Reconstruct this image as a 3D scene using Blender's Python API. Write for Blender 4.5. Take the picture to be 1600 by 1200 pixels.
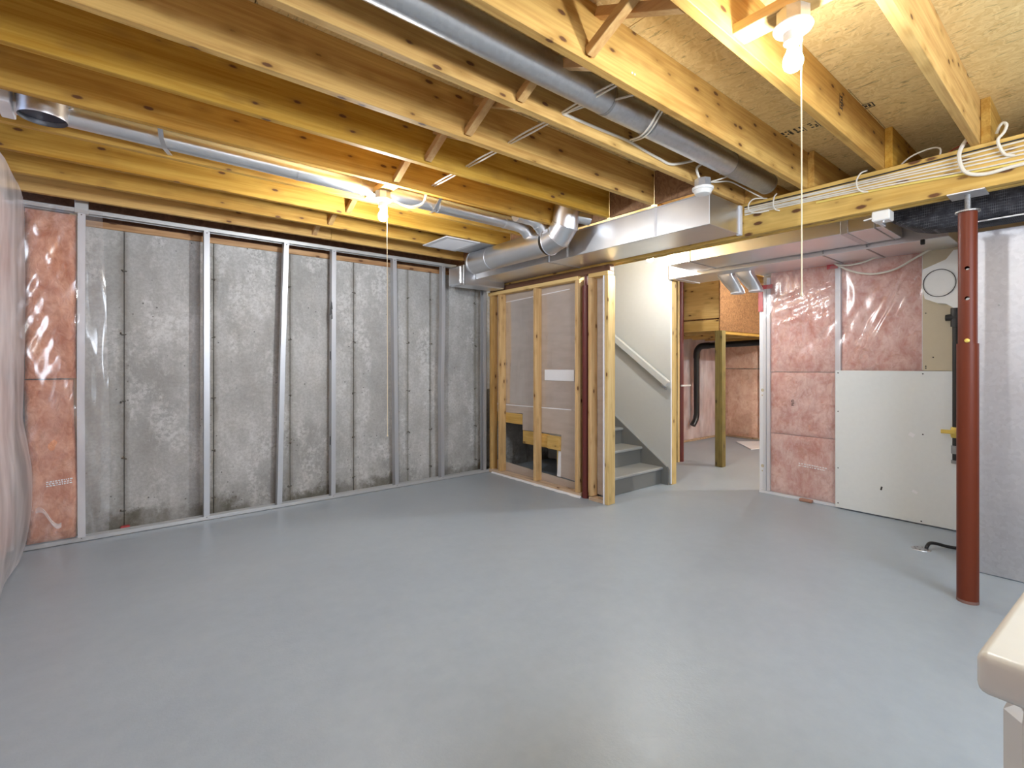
import bpy, bmesh, math, random
from mathutils import Vector, Matrix, noise

for o in list(bpy.data.objects):
    bpy.data.objects.remove(o)
S = bpy.context.scene
COL = S.collection
RND = random.Random(7)

# ------------------------------------------------------------------ camera, world, exposure, lights
F_PX, YAW, HORIZON, CAM_H = 764.6, 0.6835, 570.3, 1.27
cam = bpy.data.cameras.new('camera')
cam.sensor_width = 36.0
cam.lens = F_PX * 36.0 / 1600.0
cam.shift_y = (HORIZON - 600.0) / 1600.0
cam.clip_start = 0.02
co = bpy.data.objects.new('camera', cam)
COL.objects.link(co)
co.location = (0, 0, CAM_H)
co.rotation_euler = (math.pi / 2, 0, -YAW)
S.camera = co

S.view_settings.view_transform = 'Standard'
S.view_settings.look = 'None'
S.view_settings.exposure = 0.46
S.view_settings.gamma = 1.0
S.view_settings.use_curve_mapping = False

W = bpy.data.worlds.new('world')
S.world = W
W.use_nodes = True
W.node_tree.nodes['Background'].inputs['Color'].default_value = (0.55, 0.68, 1.0, 1)
W.node_tree.nodes['Background'].inputs['Strength'].default_value = 1.0

BULB = {'main': 930.0, 'near': 400.0, 'hall': 800.0, 'far': 480.0, 'end': 3000.0}
BULB_TINT = (0.96, 0.98, 1.0)
sun = bpy.data.lights.new('window_daylight', 'AREA')
sun.shape = 'RECTANGLE'
sun.size, sun.size_y = 1.9, 0.72
sun.energy = 76.0
sun.color = (0.80, 0.88, 1.0)
so = bpy.data.objects.new('window_daylight', sun)
COL.objects.link(so)
so.location = (1.55, -1.56, 1.85)
so.rotation_euler = (math.radians(90), 0, 0)     # pointing +Y into the room
S.cycles.max_bounces = 10
S.cycles.diffuse_bounces = 5
S.cycles.glossy_bounces = 5
S.cycles.transparent_max_bounces = 12
S.cycles.use_denoising = True
S.cycles.sample_clamp_indirect = 8.0


# ------------------------------------------------------------------ geometry helpers
class G:
    def __init__(s):
        s.v, s.f = [], []

    def box(s, x0, x1, y0, y1, z0, z1, bv=0.0):
        x0, x1 = min(x0, x1), max(x0, x1); y0, y1 = min(y0, y1), max(y0, y1); z0, z1 = min(z0, z1), max(z0, z1)
        c = Vector(((x0 + x1) / 2, (y0 + y1) / 2, (z0 + z1) / 2))
        return s.obox(c, (x1 - x0, y1 - y0, z1 - z0), Matrix.Identity(3), bv)

    def obox(s, c, size, rot, bv=0.0, taper=None):
        bm = bmesh.new()
        bmesh.ops.create_cube(bm, size=1.0)
        for v in bm.verts:
            v.co = Vector((v.co.x * size[0], v.co.y * size[1], v.co.z * size[2]))
        if bv > 0:
            bmesh.ops.bevel(bm, geom=list(bm.edges), offset=bv, segments=1, profile=0.5, affect='EDGES')
        n = len(s.v)
        bm.verts.ensure_lookup_table()
        for v in bm.verts:
            s.v.append(tuple(rot @ v.co + Vector(c)))
        for f in bm.faces:
            s.f.append([n + v.index for v in f.verts])
        bm.free()
        return s

    def board(s, a, b, w, t, up=(0, 0, 1), bv=0.002):
        """a bar from a to b; w across 'up', t along 'up'"""
        a, b = Vector(a), Vector(b)
        d = (b - a); L = d.length; d.normalize()
        u = Vector(up); u = (u - d * u.dot(d)).normalized()
        r = d.cross(u)
        M = Matrix((d, r, u)).transposed()
        return s.obox((a + b) / 2, (L, w, t), M, bv)

    def tube(s, pts, r, n=10, cap=True):
        pts = [Vector(p) for p in pts]
        rs = r if isinstance(r, (list, tuple)) else [r] * len(pts)
        base = len(s.v)
        prev = None
        for i, p in enumerate(pts):
            if i == 0: d = pts[1] - p
            elif i == len(pts) - 1: d = p - pts[i - 1]
            else: d = (pts[i + 1] - p).normalized() + (p - pts[i - 1]).normalized()
            if d.length < 1e-9: d = Vector((0, 0, 1))
            d.normalize()
            if prev is None:
                u = Vector((0, 0, 1)) if abs(d.z) < 0.9 else Vector((1, 0, 0))
            else:
                u = prev
            u = (u - d * u.dot(d)).normalized(); prev = u
            w = d.cross(u)
            for k in range(n):
                a = 2 * math.pi * k / n
                s.v.append(tuple(p + (u * math.cos(a) + w * math.sin(a)) * rs[i]))
        for i in range(len(pts) - 1):
            for k in range(n):
                k2 = (k + 1) % n
                s.f.append([base + i * n + k, base + i * n + k2, base + (i + 1) * n + k2, base + (i + 1) * n + k])
        if cap:
            s.f.append([base + k for k in range(n)][::-1])
            s.f.append([base + (len(pts) - 1) * n + k for k in range(n)])
        return s

    def lathe(s, c, prof, n=24, axis=(0, 0, 1)):
        """prof: list of (r, h) along axis from c"""
        ax = Vector(axis).normalized()
        u = Vector((1, 0, 0)) if abs(ax.x) < 0.9 else Vector((0, 1, 0))
        u = (u - ax * u.dot(ax)).normalized(); w = ax.cross(u)
        base = len(s.v); c = Vector(c)
        for r, h in prof:
            for k in range(n):
                a = 2 * math.pi * k / n
                s.v.append(tuple(c + ax * h + (u * math.cos(a) + w * math.sin(a)) * r))
        for i in range(len(prof) - 1):
            for k in range(n):
                k2 = (k + 1) % n
                s.f.append([base + i * n + k, base + i * n + k2, base + (i + 1) * n + k2, base + (i + 1) * n + k])
        s.f.append([base + k for k in range(n)][::-1])
        s.f.append([base + (len(prof) - 1) * n + k for k in range(n)])
        return s

    def grid(s, fn, nu, nv):
        base = len(s.v)
        for j in range(nv + 1):
            for i in range(nu + 1):
                s.v.append(tuple(fn(i / nu, j / nv)))
        for j in range(nv):
            for i in range(nu):
                a = base + j * (nu + 1) + i
                s.f.append([a, a + 1, a + nu + 2, a + nu + 1])
        return s

    def poly(s, pts, axis, t):
        """extrude a polygon (list of 3D points) by t along axis"""
        n = len(pts); base = len(s.v); a = Vector(axis) * t
        s.v += [tuple(Vector(p)) for p in pts] + [tuple(Vector(p) + a) for p in pts]
        s.f.append([base + i for i in range(n)][::-1])
        s.f.append([base + n + i for i in range(n)])
        for i in range(n):
            j = (i + 1) % n
            s.f.append([base + i, base + j, base + n + j, base + n + i])
        return s


def obj(name, g, mat, parent=None, smooth=False, label=None, kind=None, fixn=True):
    me = bpy.data.meshes.new(name)
    vs = [Vector(v) for v in g.v]
    lo = Vector((min(v.x for v in vs), min(v.y for v in vs), min(v.z for v in vs)))
    hi = Vector((max(v.x for v in vs), max(v.y for v in vs), max(v.z for v in vs)))
    c = (lo + hi) / 2
    if parent is None:
        c.z = lo.z
    me.from_pydata([tuple(v - c) for v in vs], [], g.f)
    if fixn:
        bm = bmesh.new(); bm.from_mesh(me)
        bmesh.ops.recalc_face_normals(bm, faces=bm.faces)
        bm.to_mesh(me); bm.free()
    me.materials.append(mat)
    if smooth:
        me.polygons.foreach_set('use_smooth', [True] * len(me.polygons))
        try: me.set_sharp_from_angle(angle=math.radians(42))
        except Exception: pass
    me.update()
    o = bpy.data.objects.new(name, me)
    COL.objects.link(o)
    wp = Vector((0, 0, 0)); p = parent
    while p is not None:
        wp += p.location; p = p.parent
    o.parent = parent
    o.location = c - wp
    if label: o['label'] = label
    if kind: o['kind'] = kind
    return o


def thing(name, loc, label, cat, group=None, kind=None):
    o = bpy.data.objects.new(name, None)
    o.empty_display_size = 0.1
    COL.objects.link(o)
    o.location = loc
    return tag(o, label, cat, group, kind)


def tag(o, label, cat=None, group=None, kind=None):
    o['label'] = label
    if cat: o['category'] = cat
    if group: o['group'] = group
    if kind: o['kind'] = kind
    return o


def spline(pts, sub=6):
    """Catmull-Rom through pts"""
    P = [Vector(p) for p in pts]
    P = [P[0] * 2 - P[1]] + P + [P[-1] * 2 - P[-2]]
    out = []
    for i in range(1, len(P) - 2):
        for k in range(sub):
            t = k / sub
            a, b, c, d = P[i - 1], P[i], P[i + 1], P[i + 2]
            out.append(0.5 * ((2 * b) + (c - a) * t + (2 * a - 5 * b + 4 * c - d) * t * t + (3 * b - a - 3 * c + d) * t ** 3))
    out.append(P[-2])
    return out


# ------------------------------------------------------------------ material helpers
class M:
    def __init__(s, name):
        s.m = bpy.data.materials.new(name)
        s.m.use_nodes = True
        s.nt = s.m.node_tree
        s.nt.nodes.clear()
        s.out = s.nt.nodes.new('ShaderNodeOutputMaterial')

    def n(s, t, props=None, **ins):
        nd = s.nt.nodes.new('ShaderNode' + t)
        for k, v in (props or {}).items():
            setattr(nd, k, v)
        for k, v in ins.items():
            key = int(k[1:]) if k[0] == 'i' and k[1:].isdigit() else k.replace('_', ' ')
            s.set(nd.inputs[key], v)
        return nd

    def set(s, sock, v):
        if isinstance(v, bpy.types.NodeSocket): s.nt.links.new(v, sock)
        elif isinstance(v, bpy.types.Node): s.nt.links.new(v.outputs[0], sock)
        else:
            if isinstance(v, (tuple, list)) and len(v) == 3 and sock.type == 'RGBA': v = (*v, 1)
            sock.default_value = v

    def ramp(s, fac, stops, interp='LINEAR'):
        nd = s.nt.nodes.new('ShaderNodeValToRGB')
        s.set(nd.inputs[0], fac)
        cr = nd.color_ramp; cr.interpolation = interp
        while len(cr.elements) > 1: cr.elements.remove(cr.elements[-1])
        for i, (p, c) in enumerate(stops):
            e = cr.elements[0] if i == 0 else cr.elements.new(p)
            e.position = p
            e.color = (c, c, c, 1) if not isinstance(c, (tuple, list)) else (*c[:3], 1)
        return nd.outputs[0]

    def mix(s, fac, a, b, mode='MIX'):
        nd = s.nt.nodes.new('ShaderNodeMix'); nd.data_type = 'RGBA'; nd.blend_type = mode
        s.set(nd.inputs[0], fac); s.set(nd.inputs[6], a); s.set(nd.inputs[7], b)
        return nd.outputs[2]

    def math(s, op, a, b=0.0):
        nd = s.nt.nodes.new('ShaderNodeMath'); nd.operation = op
        s.set(nd.inputs[0], a); s.set(nd.inputs[1], b)
        return nd.outputs[0]

    def vmul(s, v, k):
        nd = s.nt.nodes.new('ShaderNodeVectorMath'); nd.operation = 'MULTIPLY'
        s.set(nd.inputs[0], v); nd.inputs[1].default_value = k
        return nd.outputs[0]

    def vadd(s, a, b):
        nd = s.nt.nodes.new('ShaderNodeVectorMath'); nd.operation = 'ADD'
        s.set(nd.inputs[0], a); s.set(nd.inputs[1], b)
        return nd.outputs[0]

    def coord(s, randomize=True):
        tc = s.nt.nodes.new('ShaderNodeTexCoord').outputs['Object']
        if not randomize: return tc
        oi = s.nt.nodes.new('ShaderNodeObjectInfo').outputs['Random']
        cx = s.nt.nodes.new('ShaderNodeCombineXYZ')
        s.set(cx.inputs[0], s.math('MULTIPLY', oi, 37.0)); s.set(cx.inputs[1], s.math('MULTIPLY', oi, 91.0)); s.set(cx.inputs[2], s.math('MULTIPLY', oi, 53.0))
        return s.vadd(tc, cx.outputs[0])

    def rand(s):
        return s.nt.nodes.new('ShaderNodeObjectInfo').outputs['Random']

    def noise(s, vec, scale, detail=3.0, rough=0.5, dist=0.0):
        nd = s.nt.nodes.new('ShaderNodeTexNoise')
        s.set(nd.inputs['Vector'], vec); nd.inputs['Scale'].default_value = scale
        nd.inputs['Detail'].default_value = detail; nd.inputs['Roughness'].default_value = rough
        nd.inputs['Distortion'].default_value = dist
        return nd.outputs[0]

    def bump(s, h, strength=0.3, dist=0.01):
        nd = s.nt.nodes.new('ShaderNodeBump')
        s.set(nd.inputs['Height'], h); nd.inputs['Strength'].default_value = strength; nd.inputs['Distance'].default_value = dist
        return nd.outputs[0]

    def pbr(s, color, rough=0.5, metal=0.0, normal=None, spec=0.5, **kw):
        nd = s.nt.nodes.new('ShaderNodeBsdfPrincipled')
        s.set(nd.inputs['Base Color'], color); s.set(nd.inputs['Roughness'], rough); s.set(nd.inputs['Metallic'], metal)
        nd.inputs['Specular IOR Level'].default_value = spec
        if normal is not None: s.set(nd.inputs['Normal'], normal)
        for k, v in kw.items(): s.set(nd.inputs[k.replace('_', ' ')], v)
        return nd

    def done(s, sh):
        s.set(s.out.inputs[0], sh.outputs[0] if isinstance(sh, bpy.types.Node) else sh)
        return s.m


def flat(name, color, rough=0.5, metal=0.0, spec=0.5):
    m = M(name)
    c = m.coord()
    nz = m.noise(c, 30.0, 2.0)
    col = m.mix(m.math('MULTIPLY', nz, 0.22), color, tuple(x * 0.75 for x in color))
    return m.done(m.pbr(col, rough, metal, spec=spec))


def wood(name, axis, light, dark, knots=0.13, knot_col=(0.13, 0.055, 0.02), fibre=0.3):
    m = M(name)
    p = m.coord()
    st = [16.0, 16.0, 16.0]; st[axis] = 0.9
    kk = [15.0, 15.0, 15.0]; kk[axis] = 6.0
    v = m.vmul(p, st)
    warp = m.noise(m.vmul(p, [x * 0.2 for x in st]), 1.0, 2.0)
    g1 = m.noise(v, 1.0, 4.0, 0.55, 0.6)
    st2 = [90.0, 90.0, 90.0]; st2[axis] = 3.0
    g2 = m.noise(m.vmul(p, st2), 1.0, 2.0, 0.6)
    t = m.math('ADD', m.math('MULTIPLY', g1, 0.65), m.math('MULTIPLY', g2, 0.35))
    col = m.mix(m.ramp(t, [(0.36, 0.0), (0.62, 1.0)]), light, dark)
    tone = m.math('MULTIPLY', m.math('SUBTRACT', m.rand(), 0.5), 0.5)
    hsv = m.n('HueSaturation', Value=m.math('ADD', 1.0, m.math('MULTIPLY', tone, 0.45)), Saturation=m.math('ADD', 1.0, m.math('MULTIPLY', tone, -0.35)), Color=col)
    vor = m.n('TexVoronoi', {'feature': 'F1'}, Vector=m.vmul(p, kk), Scale=1.0, Randomness=0.9).outputs['Distance']
    vn = m.math('ADD', vor, m.math('MULTIPLY', m.math('SUBTRACT', m.noise(p, 60.0, 1.0), 0.5), 0.05))
    core = m.ramp(vn, [(knots * 0.75, 1.0), (knots * 1.15, 0.0)])
    halo = m.ramp(vn, [(knots, 0.5), (knots * 3.2, 0.0)])
    c2 = m.mix(halo, hsv.outputs[0], tuple(x * 0.72 for x in dark))
    c3 = m.mix(core, c2, knot_col)
    return m.done(m.pbr(c3, 0.62, 0.0, m.bump(t, 0.12, 0.004), spec=0.3))


def metal_galv(name, base=(0.62, 0.63, 0.65), rough=0.28, spangle=0.5, wave=0.15, stretch=(1, 1, 1)):
    m = M(name)
    p = m.coord()
    vor = m.n('TexVoronoi', {'feature': 'F1'}, Vector=p, Scale=55.0, Randomness=1.0)
    sp = m.n('RGBToBW', Color=vor.outputs['Color']).outputs[0]
    big = m.noise(p, 4.0, 3.0)
    v = m.math('ADD', m.math('MULTIPLY', sp, spangle * 0.28), m.math('MULTIPLY', big, 0.3))
    col = m.mix(v, tuple(min(1, x * 1.12) for x in base), tuple(x * 0.62 for x in base))
    r = m.math('ADD', max(rough, 0.29), m.math('MULTIPLY', m.noise(p, 9.0, 3.0), 0.10))
    h = m.noise(m.vmul(p, stretch), 5.0, 1.5)
    return m.done(m.pbr(col, r, 1.0, m.bump(h, wave, 0.02)))


def insulation(name, light, dark):
    m = M(name)
    p = m.coord()
    n1 = m.noise(p, 5.0, 5.0, 0.6, 0.8)
    n2 = m.noise(m.vmul(p, (1, 1, 0.6)), 22.0, 4.0, 0.65, 1.2)
    t = m.math('ADD', m.math('MULTIPLY', n1, 0.6), m.math('MULTIPLY', n2, 0.4))
    col = m.mix(m.ramp(t, [(0.38, 0.0), (0.61, 1.0)]), dark, light)
    br = m.ramp(m.noise(p, 8.0, 3.0, 0.6, 1.5), [(0.55, 0.0), (0.75, 0.75)])
    col = m.mix(br, col, (dark[0] * 0.9, dark[1] * 0.95, dark[2] * 0.8))
    return m.done(m.pbr(col, 0.9, 0.0, m.bump(t, 0.7, 0.04), spec=0.1))


def film(name, diff, gloss, tint=(0.93, 0.92, 0.92), rough=0.12):
    """clear polyethylene: mostly see-through, a little milky, shiny on its creases"""
    m = M(name)
    p = m.coord(False)
    tr = m.n('BsdfTransparent', Color=(0.97, 0.96, 0.96))
    df = m.n('BsdfDiffuse', Color=tint)
    h = m.noise(m.vmul(p, (4, 4, 1.2)), 1.0, 1.5, 0.4, 0.8)
    bp = m.bump(h, 0.35, 0.05)
    gl = m.n('BsdfGlossy', Color=(1, 1, 1), Roughness=rough, Normal=bp)
    mk = m.math('MULTIPLY', m.ramp(m.noise(m.vmul(p, (3, 3, 1.2)), 1.5, 3.0), [(0.35, 0.55), (0.7, 1.35)]), diff)
    a = m.n('MixShader', i0=mk, i1=tr.outputs[0], i2=df.outputs[0])
    lw = m.n('LayerWeight', Blend=0.25).outputs['Fresnel']
    fac = m.math('ADD', gloss, m.math('MULTIPLY', lw, 0.35))
    b = m.n('MixShader', i0=fac, i1=a.outputs[0], i2=gl.outputs[0])
    return m.done(b)


# ------------------------------------------------------------------ materials
YEL, YELD = (0.64, 0.405, 0.105), (0.43, 0.222, 0.042)
WX = wood('fir_along_x', 0, YEL, YELD)
WY = wood('fir_along_y', 1, (0.74, 0.51, 0.19), (0.56, 0.34, 0.10))
WBEAM = wood('beam_fir', 1, (0.72, 0.49, 0.155), (0.54, 0.33, 0.08), knots=0.19)
WZ = wood('fir_upright', 2, (0.66, 0.44, 0.20), (0.48, 0.28, 0.10))
WZL = wood('spruce_upright_pale', 2, (0.72, 0.54, 0.24), (0.55, 0.36, 0.12))
WSILL = wood('weathered_sill', 0, (0.60, 0.38, 0.20), (0.32, 0.16, 0.07), knots=0.16)
WPLATE = wood('plate_wood', 1, (0.66, 0.50, 0.36), (0.48, 0.33, 0.2))
WOLD = wood('old_post_wood', 2, (0.30, 0.24, 0.09), (0.15, 0.11, 0.035), knots=0.14, knot_col=(0.05, 0.035, 0.015))
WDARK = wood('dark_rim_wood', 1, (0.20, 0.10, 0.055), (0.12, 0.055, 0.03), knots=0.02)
WBR = wood('bridging_wood', 1, (0.66, 0.44, 0.20), (0.50, 0.28, 0.11), knots=0.05)
RED_STAIN = flat('dark_red_steel', (0.13, 0.022, 0.018), 0.45)
POST_RED = flat('red_oxide_paint', (0.15, 0.029, 0.010), 0.45, spec=0.3)
GALV = metal_galv('galvanised_sheet', (0.74, 0.75, 0.77), 0.27, 0.1, 0.08, (1.0, 0.25, 1.0))
GALV_PIPE = metal_galv('galvanised_round_pipe', (0.72, 0.73, 0.75), 0.27, 0.1, 0.08)
GALV_LOW = metal_galv('galvanised_low_duct', (0.80, 0.80, 0.81), 0.34, 0.1, 0.06)
GALV_DULL = metal_galv('galvanised_dull', (0.60, 0.61, 0.63), 0.38, 0.9, 0.1)
GALV_BRIGHT = metal_galv('galvanised_panel', (0.66, 0.67, 0.70), 0.44, 0.9, 0.05)
GALV_OLD = metal_galv('galvanised_old', (0.42, 0.42, 0.42), 0.42, 1.0, 0.2)
STEEL_STUD = flat('steel_stud_zinc', (0.52, 0.53, 0.55), 0.40, 0.55)
STUD_WHITE = flat('steel_stud_behind_film', (0.74, 0.75, 0.78), 0.35, 0.1)
TRACK = flat('track_zinc', (0.58, 0.585, 0.58), 0.38, 0.45)
BLACK = flat('black_plastic', (0.012, 0.012, 0.013), 0.3)
IRON = flat('black_iron', (0.03, 0.028, 0.026), 0.4, 0.3)
WHITE_PL = flat('white_plastic', (0.80, 0.80, 0.77), 0.35)
WHITE_EN = flat('white_enamel', (0.66, 0.67, 0.64), 0.25)
PAPER = flat('white_paper', (0.85, 0.85, 0.87), 0.7)
CABLE_W = flat('cable_white', (0.74, 0.70, 0.60), 0.5)
CABLE_Y = flat('cable_yellow', (0.78, 0.62, 0.16), 0.5)
CABLE_R = flat('cable_red', (0.40, 0.05, 0.03), 0.5)
CABLE_B = flat('cable_black', (0.02, 0.02, 0.022), 0.45)
STRING = flat('pull_cord', (0.80, 0.70, 0.50), 0.6)
TIE = flat('rusty_form_tie', (0.13, 0.115, 0.095), 0.8)
BRASS = flat('brass_yellow', (0.75, 0.55, 0.12), 0.35, 0.3)
CREAM = flat('cream_wall_paint', (0.52, 0.535, 0.515), 0.55)
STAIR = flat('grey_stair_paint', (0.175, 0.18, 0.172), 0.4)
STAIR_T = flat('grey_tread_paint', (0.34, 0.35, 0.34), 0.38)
DRY_W = flat('white_drywall_face', (0.76, 0.785, 0.775), 0.75, spec=0.25)
DRY_B = flat('beige_drywall_face', (0.55, 0.48, 0.35), 0.8, spec=0.25)
RED_PAINT = flat('red_paint', (0.35, 0.02, 0.015), 0.4)
RED_TAPE = flat('red_tape', (0.55, 0.08, 0.09), 0.35)
INK = flat('stamp_ink', (0.03, 0.025, 0.02), 0.7)
PINK = insulation('pink_insulation', (0.86, 0.60, 0.53), (0.60, 0.26, 0.20))
ORANGE_PINK = insulation('salmon_insulation', (0.86, 0.46, 0.30), (0.56, 0.19, 0.09))
PINK_FAR = insulation('peach_insulation', (0.92, 0.66, 0.52), (0.74, 0.42, 0.30))
FILM = film('vapour_film_clear', 0.11, 0.055, rough=0.17)
FILM_HAZY = film('vapour_film_hazy', 0.50, 0.05, (0.90, 0.85, 0.86), 0.28)


def mat_floor():
    m = M('grey_painted_concrete_floor')
    p = m.coord(False)
    a = m.noise(p, 0.9, 4.0, 0.6)
    b = m.noise(p, 14.0, 5.0, 0.65)
    c = m.noise(p, 120.0, 2.0)
    t = m.math('ADD', m.math('MULTIPLY', a, 0.55), m.math('MULTIPLY', b, 0.45))
    col = m.mix(m.ramp(t, [(0.35, 0.0), (0.68, 1.0)]), (0.335, 0.395, 0.46), (0.40, 0.465, 0.525))
    r = m.math('ADD', 0.27, m.math('MULTIPLY', b, 0.2))
    h = m.math('ADD', m.math('MULTIPLY', b, 0.7), m.math('MULTIPLY', c, 0.25))
    return m.done(m.pbr(col, r, 0.0, m.bump(h, 0.22, 0.008), spec=0.42))


def mat_concrete():
    m = M('cast_concrete')
    g = m.nt.nodes.new('ShaderNodeNewGeometry').outputs['Position']
    a = m.noise(g, 1.7, 6.0, 0.62)
    b = m.noise(m.vmul(g, (7, 7, 1.6)), 1.0, 5.0, 0.6)
    f = m.noise(g, 45.0, 4.0, 0.7)
    col = m.mix(m.ramp(a, [(0.36, 0.0), (0.64, 1.0)]), (0.36, 0.36, 0.35), (0.58, 0.58, 0.57))
    col = m.mix(m.ramp(b, [(0.42, 0.0), (0.7, 0.55)]), col, (0.34, 0.33, 0.305))
    col = m.mix(m.ramp(f, [(0.38, 0.35), (0.6, 0.0)]), col, (0.26, 0.255, 0.24))
    # efflorescence patches
    ef = m.math('MULTIPLY', m.ramp(m.noise(m.vmul(g, (2.2, 2.2, 1.2)), 1.3, 6.0, 0.75), [(0.50, 0.0), (0.60, 1.0)]), m.ramp(m.noise(g, 30.0, 4.0, 0.75), [(0.42, 0.0), (0.56, 1.0)]))
    col = m.mix(m.math('MULTIPLY', ef, 0.5), col, (0.74, 0.74, 0.73))
    # air holes
    vor = m.n('TexVoronoi', {'feature': 'F1'}, Vector=g, Scale=17.0, Randomness=1.0).outputs['Distance']
    pit = m.math('MULTIPLY', m.ramp(vor, [(0.07, 1.0), (0.12, 0.0)]), m.ramp(m.noise(g, 2.3, 2.0), [(0.5, 0.0), (0.58, 1.0)]))
    col = m.mix(m.math('MULTIPLY', pit, 0.8), col, (0.10, 0.095, 0.09))
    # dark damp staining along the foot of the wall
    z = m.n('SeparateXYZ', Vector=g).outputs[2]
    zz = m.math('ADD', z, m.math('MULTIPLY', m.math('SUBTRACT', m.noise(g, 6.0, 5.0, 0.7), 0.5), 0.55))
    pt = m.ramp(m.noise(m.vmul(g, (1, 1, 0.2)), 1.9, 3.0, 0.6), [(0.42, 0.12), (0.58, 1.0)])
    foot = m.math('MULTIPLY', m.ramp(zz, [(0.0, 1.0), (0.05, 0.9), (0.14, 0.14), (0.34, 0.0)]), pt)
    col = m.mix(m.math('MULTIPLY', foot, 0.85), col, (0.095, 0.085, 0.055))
    gen = m.n('SeparateXYZ', Vector=m.nt.nodes.new('ShaderNodeTexCoord').outputs['Generated']).outputs[0]
    ed = m.math('ABSOLUTE', m.math('SUBTRACT', gen, 0.5))
    edn = m.math('ADD', ed, m.math('MULTIPLY', m.math('SUBTRACT', m.noise(m.vmul(g, (9, 9, 3)), 1.0, 4.0, 0.7), 0.5), 0.10))
    col = m.mix(m.ramp(edn, [(0.44, 0.0), (0.50, 0.55), (0.54, 0.75)]), col, (0.17, 0.15, 0.115))
    h = m.math('SUBTRACT', m.math('MULTIPLY', f, 0.5), pit)
    return m.done(m.pbr(col, 0.85, 0.0, m.bump(h, 0.4, 0.01), spec=0.2))


def mat_osb(name, light, dark, sc=(10, 2.4, 10), streak=0.75):
    m = M(name)
    p = m.coord()
    v = m.vmul(p, sc)
    a = m.noise(v, 2.0, 4.0, 0.6, 1.6)
    vo = m.n('TexVoronoi', {'feature': 'F1'}, Vector=m.vmul(m.vadd(p, m.n('TexNoise', Vector=p, Scale=7.0).outputs[1]), [x * 2.6 for x in sc]), Scale=1.0)
    fl = m.n('RGBToBW', Color=vo.outputs['Color']).outputs[0]
    t = m.math('ADD', m.math('MULTIPLY', a, 0.5), m.math('MULTIPLY', fl, 0.5))
    col = m.mix(m.ramp(t, [(0.25, 0.0), (0.75, 1.0)]), dark, light)
    dk = m.ramp(m.noise(m.vmul(p, [x * 3.0 for x in sc]), 1.0, 3.0, 0.7, 2.0), [(0.30, streak), (0.42, 0.0)])
    col = m.mix(dk, col, tuple(x * 0.35 for x in dark))
    return m.done(m.pbr(col, 0.7, 0.0, m.bump(t, 0.2, 0.004), spec=0.25))


def mat_drywall_back():
    m = M('drywall_back_paper')
    p = m.coord(False)
    a = m.noise(m.vmul(p, (1, 2, 9)), 2.0, 4.0)
    col = m.mix(m.ramp(a, [(0.35, 0.0), (0.65, 1.0)]), (0.46, 0.385, 0.325), (0.52, 0.445, 0.385))
    return m.done(m.pbr(col, 0.45, 0.0, spec=0.35))


def mat_black_liner():
    m = M('black_liner_with_white_threads')
    p = m.coord(False)
    xyz = m.n('SeparateXYZ', Vector=m.vadd(p, m.vmul(m.n('TexNoise', Vector=p, Scale=9.0).outputs[1], (0.006, 0.006, 0.006))))
    def lines(o, sp):
        f = m.math('FRACT', m.math('MULTIPLY', o, 1.0 / sp))
        return m.ramp(f, [(0.0, 1.0), (0.09, 0.0), (0.91, 0.0), (1.0, 1.0)])
    ln = m.math('MAXIMUM', lines(xyz.outputs[1], 0.0085), lines(xyz.outputs[2], 0.016))
    brk = m.ramp(m.noise(p, 24.0, 2.0), [(0.4, 0.0), (0.6, 1.0)])
    nz = m.noise(p, 10.0, 4.0, 0.7)
    col = m.mix(m.ramp(nz, [(0.35, 0.0), (0.7, 1.0)]), (0.008, 0.008, 0.010), (0.05, 0.05, 0.058))
    col = m.mix(m.math('MULTIPLY', m.math('MULTIPLY', ln, brk), 0.3), col, (0.45, 0.45, 0.48))
    return m.done(m.pbr(col, 0.7, 0.0, m.bump(nz, 0.4, 0.03), spec=0.3))


def mat_emit(name, color, strength):
    m = M(name)
    return m.done(m.n('Emission', Color=color, Strength=strength))


FLOOR, CONC = mat_floor(), mat_concrete()
OSB = mat_osb('subfloor_sheathing', (0.92, 0.72, 0.35), (0.75, 0.53, 0.22), streak=0.75)
OSB_F = mat_osb('osb_flakes', (0.34, 0.17, 0.065), (0.15, 0.065, 0.022), (9, 9, 9), 0.5)
OSB_D = mat_osb('blocking_dark', (0.33, 0.19, 0.10), (0.20, 0.105, 0.055), (9, 9, 2), 0.3)
DRY_BACK, LINER = mat_drywall_back(), mat_black_liner()

# ------------------------------------------------------------------ levels and planes
JB, JT, DECK = 2.42, 2.655, 2.655          # joist bottom / top, underside of deck
JY = [0.455 + 0.409 * k for k in range(11)]
WALL_Y, STUD_Y = 4.84, 4.68                # concrete face, steel framing face
BX0, BX1, BZ0, BZ1 = 3.50, 3.614, 2.19, 2.42
XL, XR, XFAR, YB = -0.70, 5.0, 8.5, -1.4

# ------------------------------------------------------------------ floor
tag(obj('floor', G().box(-0.9, 8.8, -1.6, 5.1, -0.12, 0.0), FLOOR), 'grey painted concrete basement floor', kind='structure')

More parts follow.
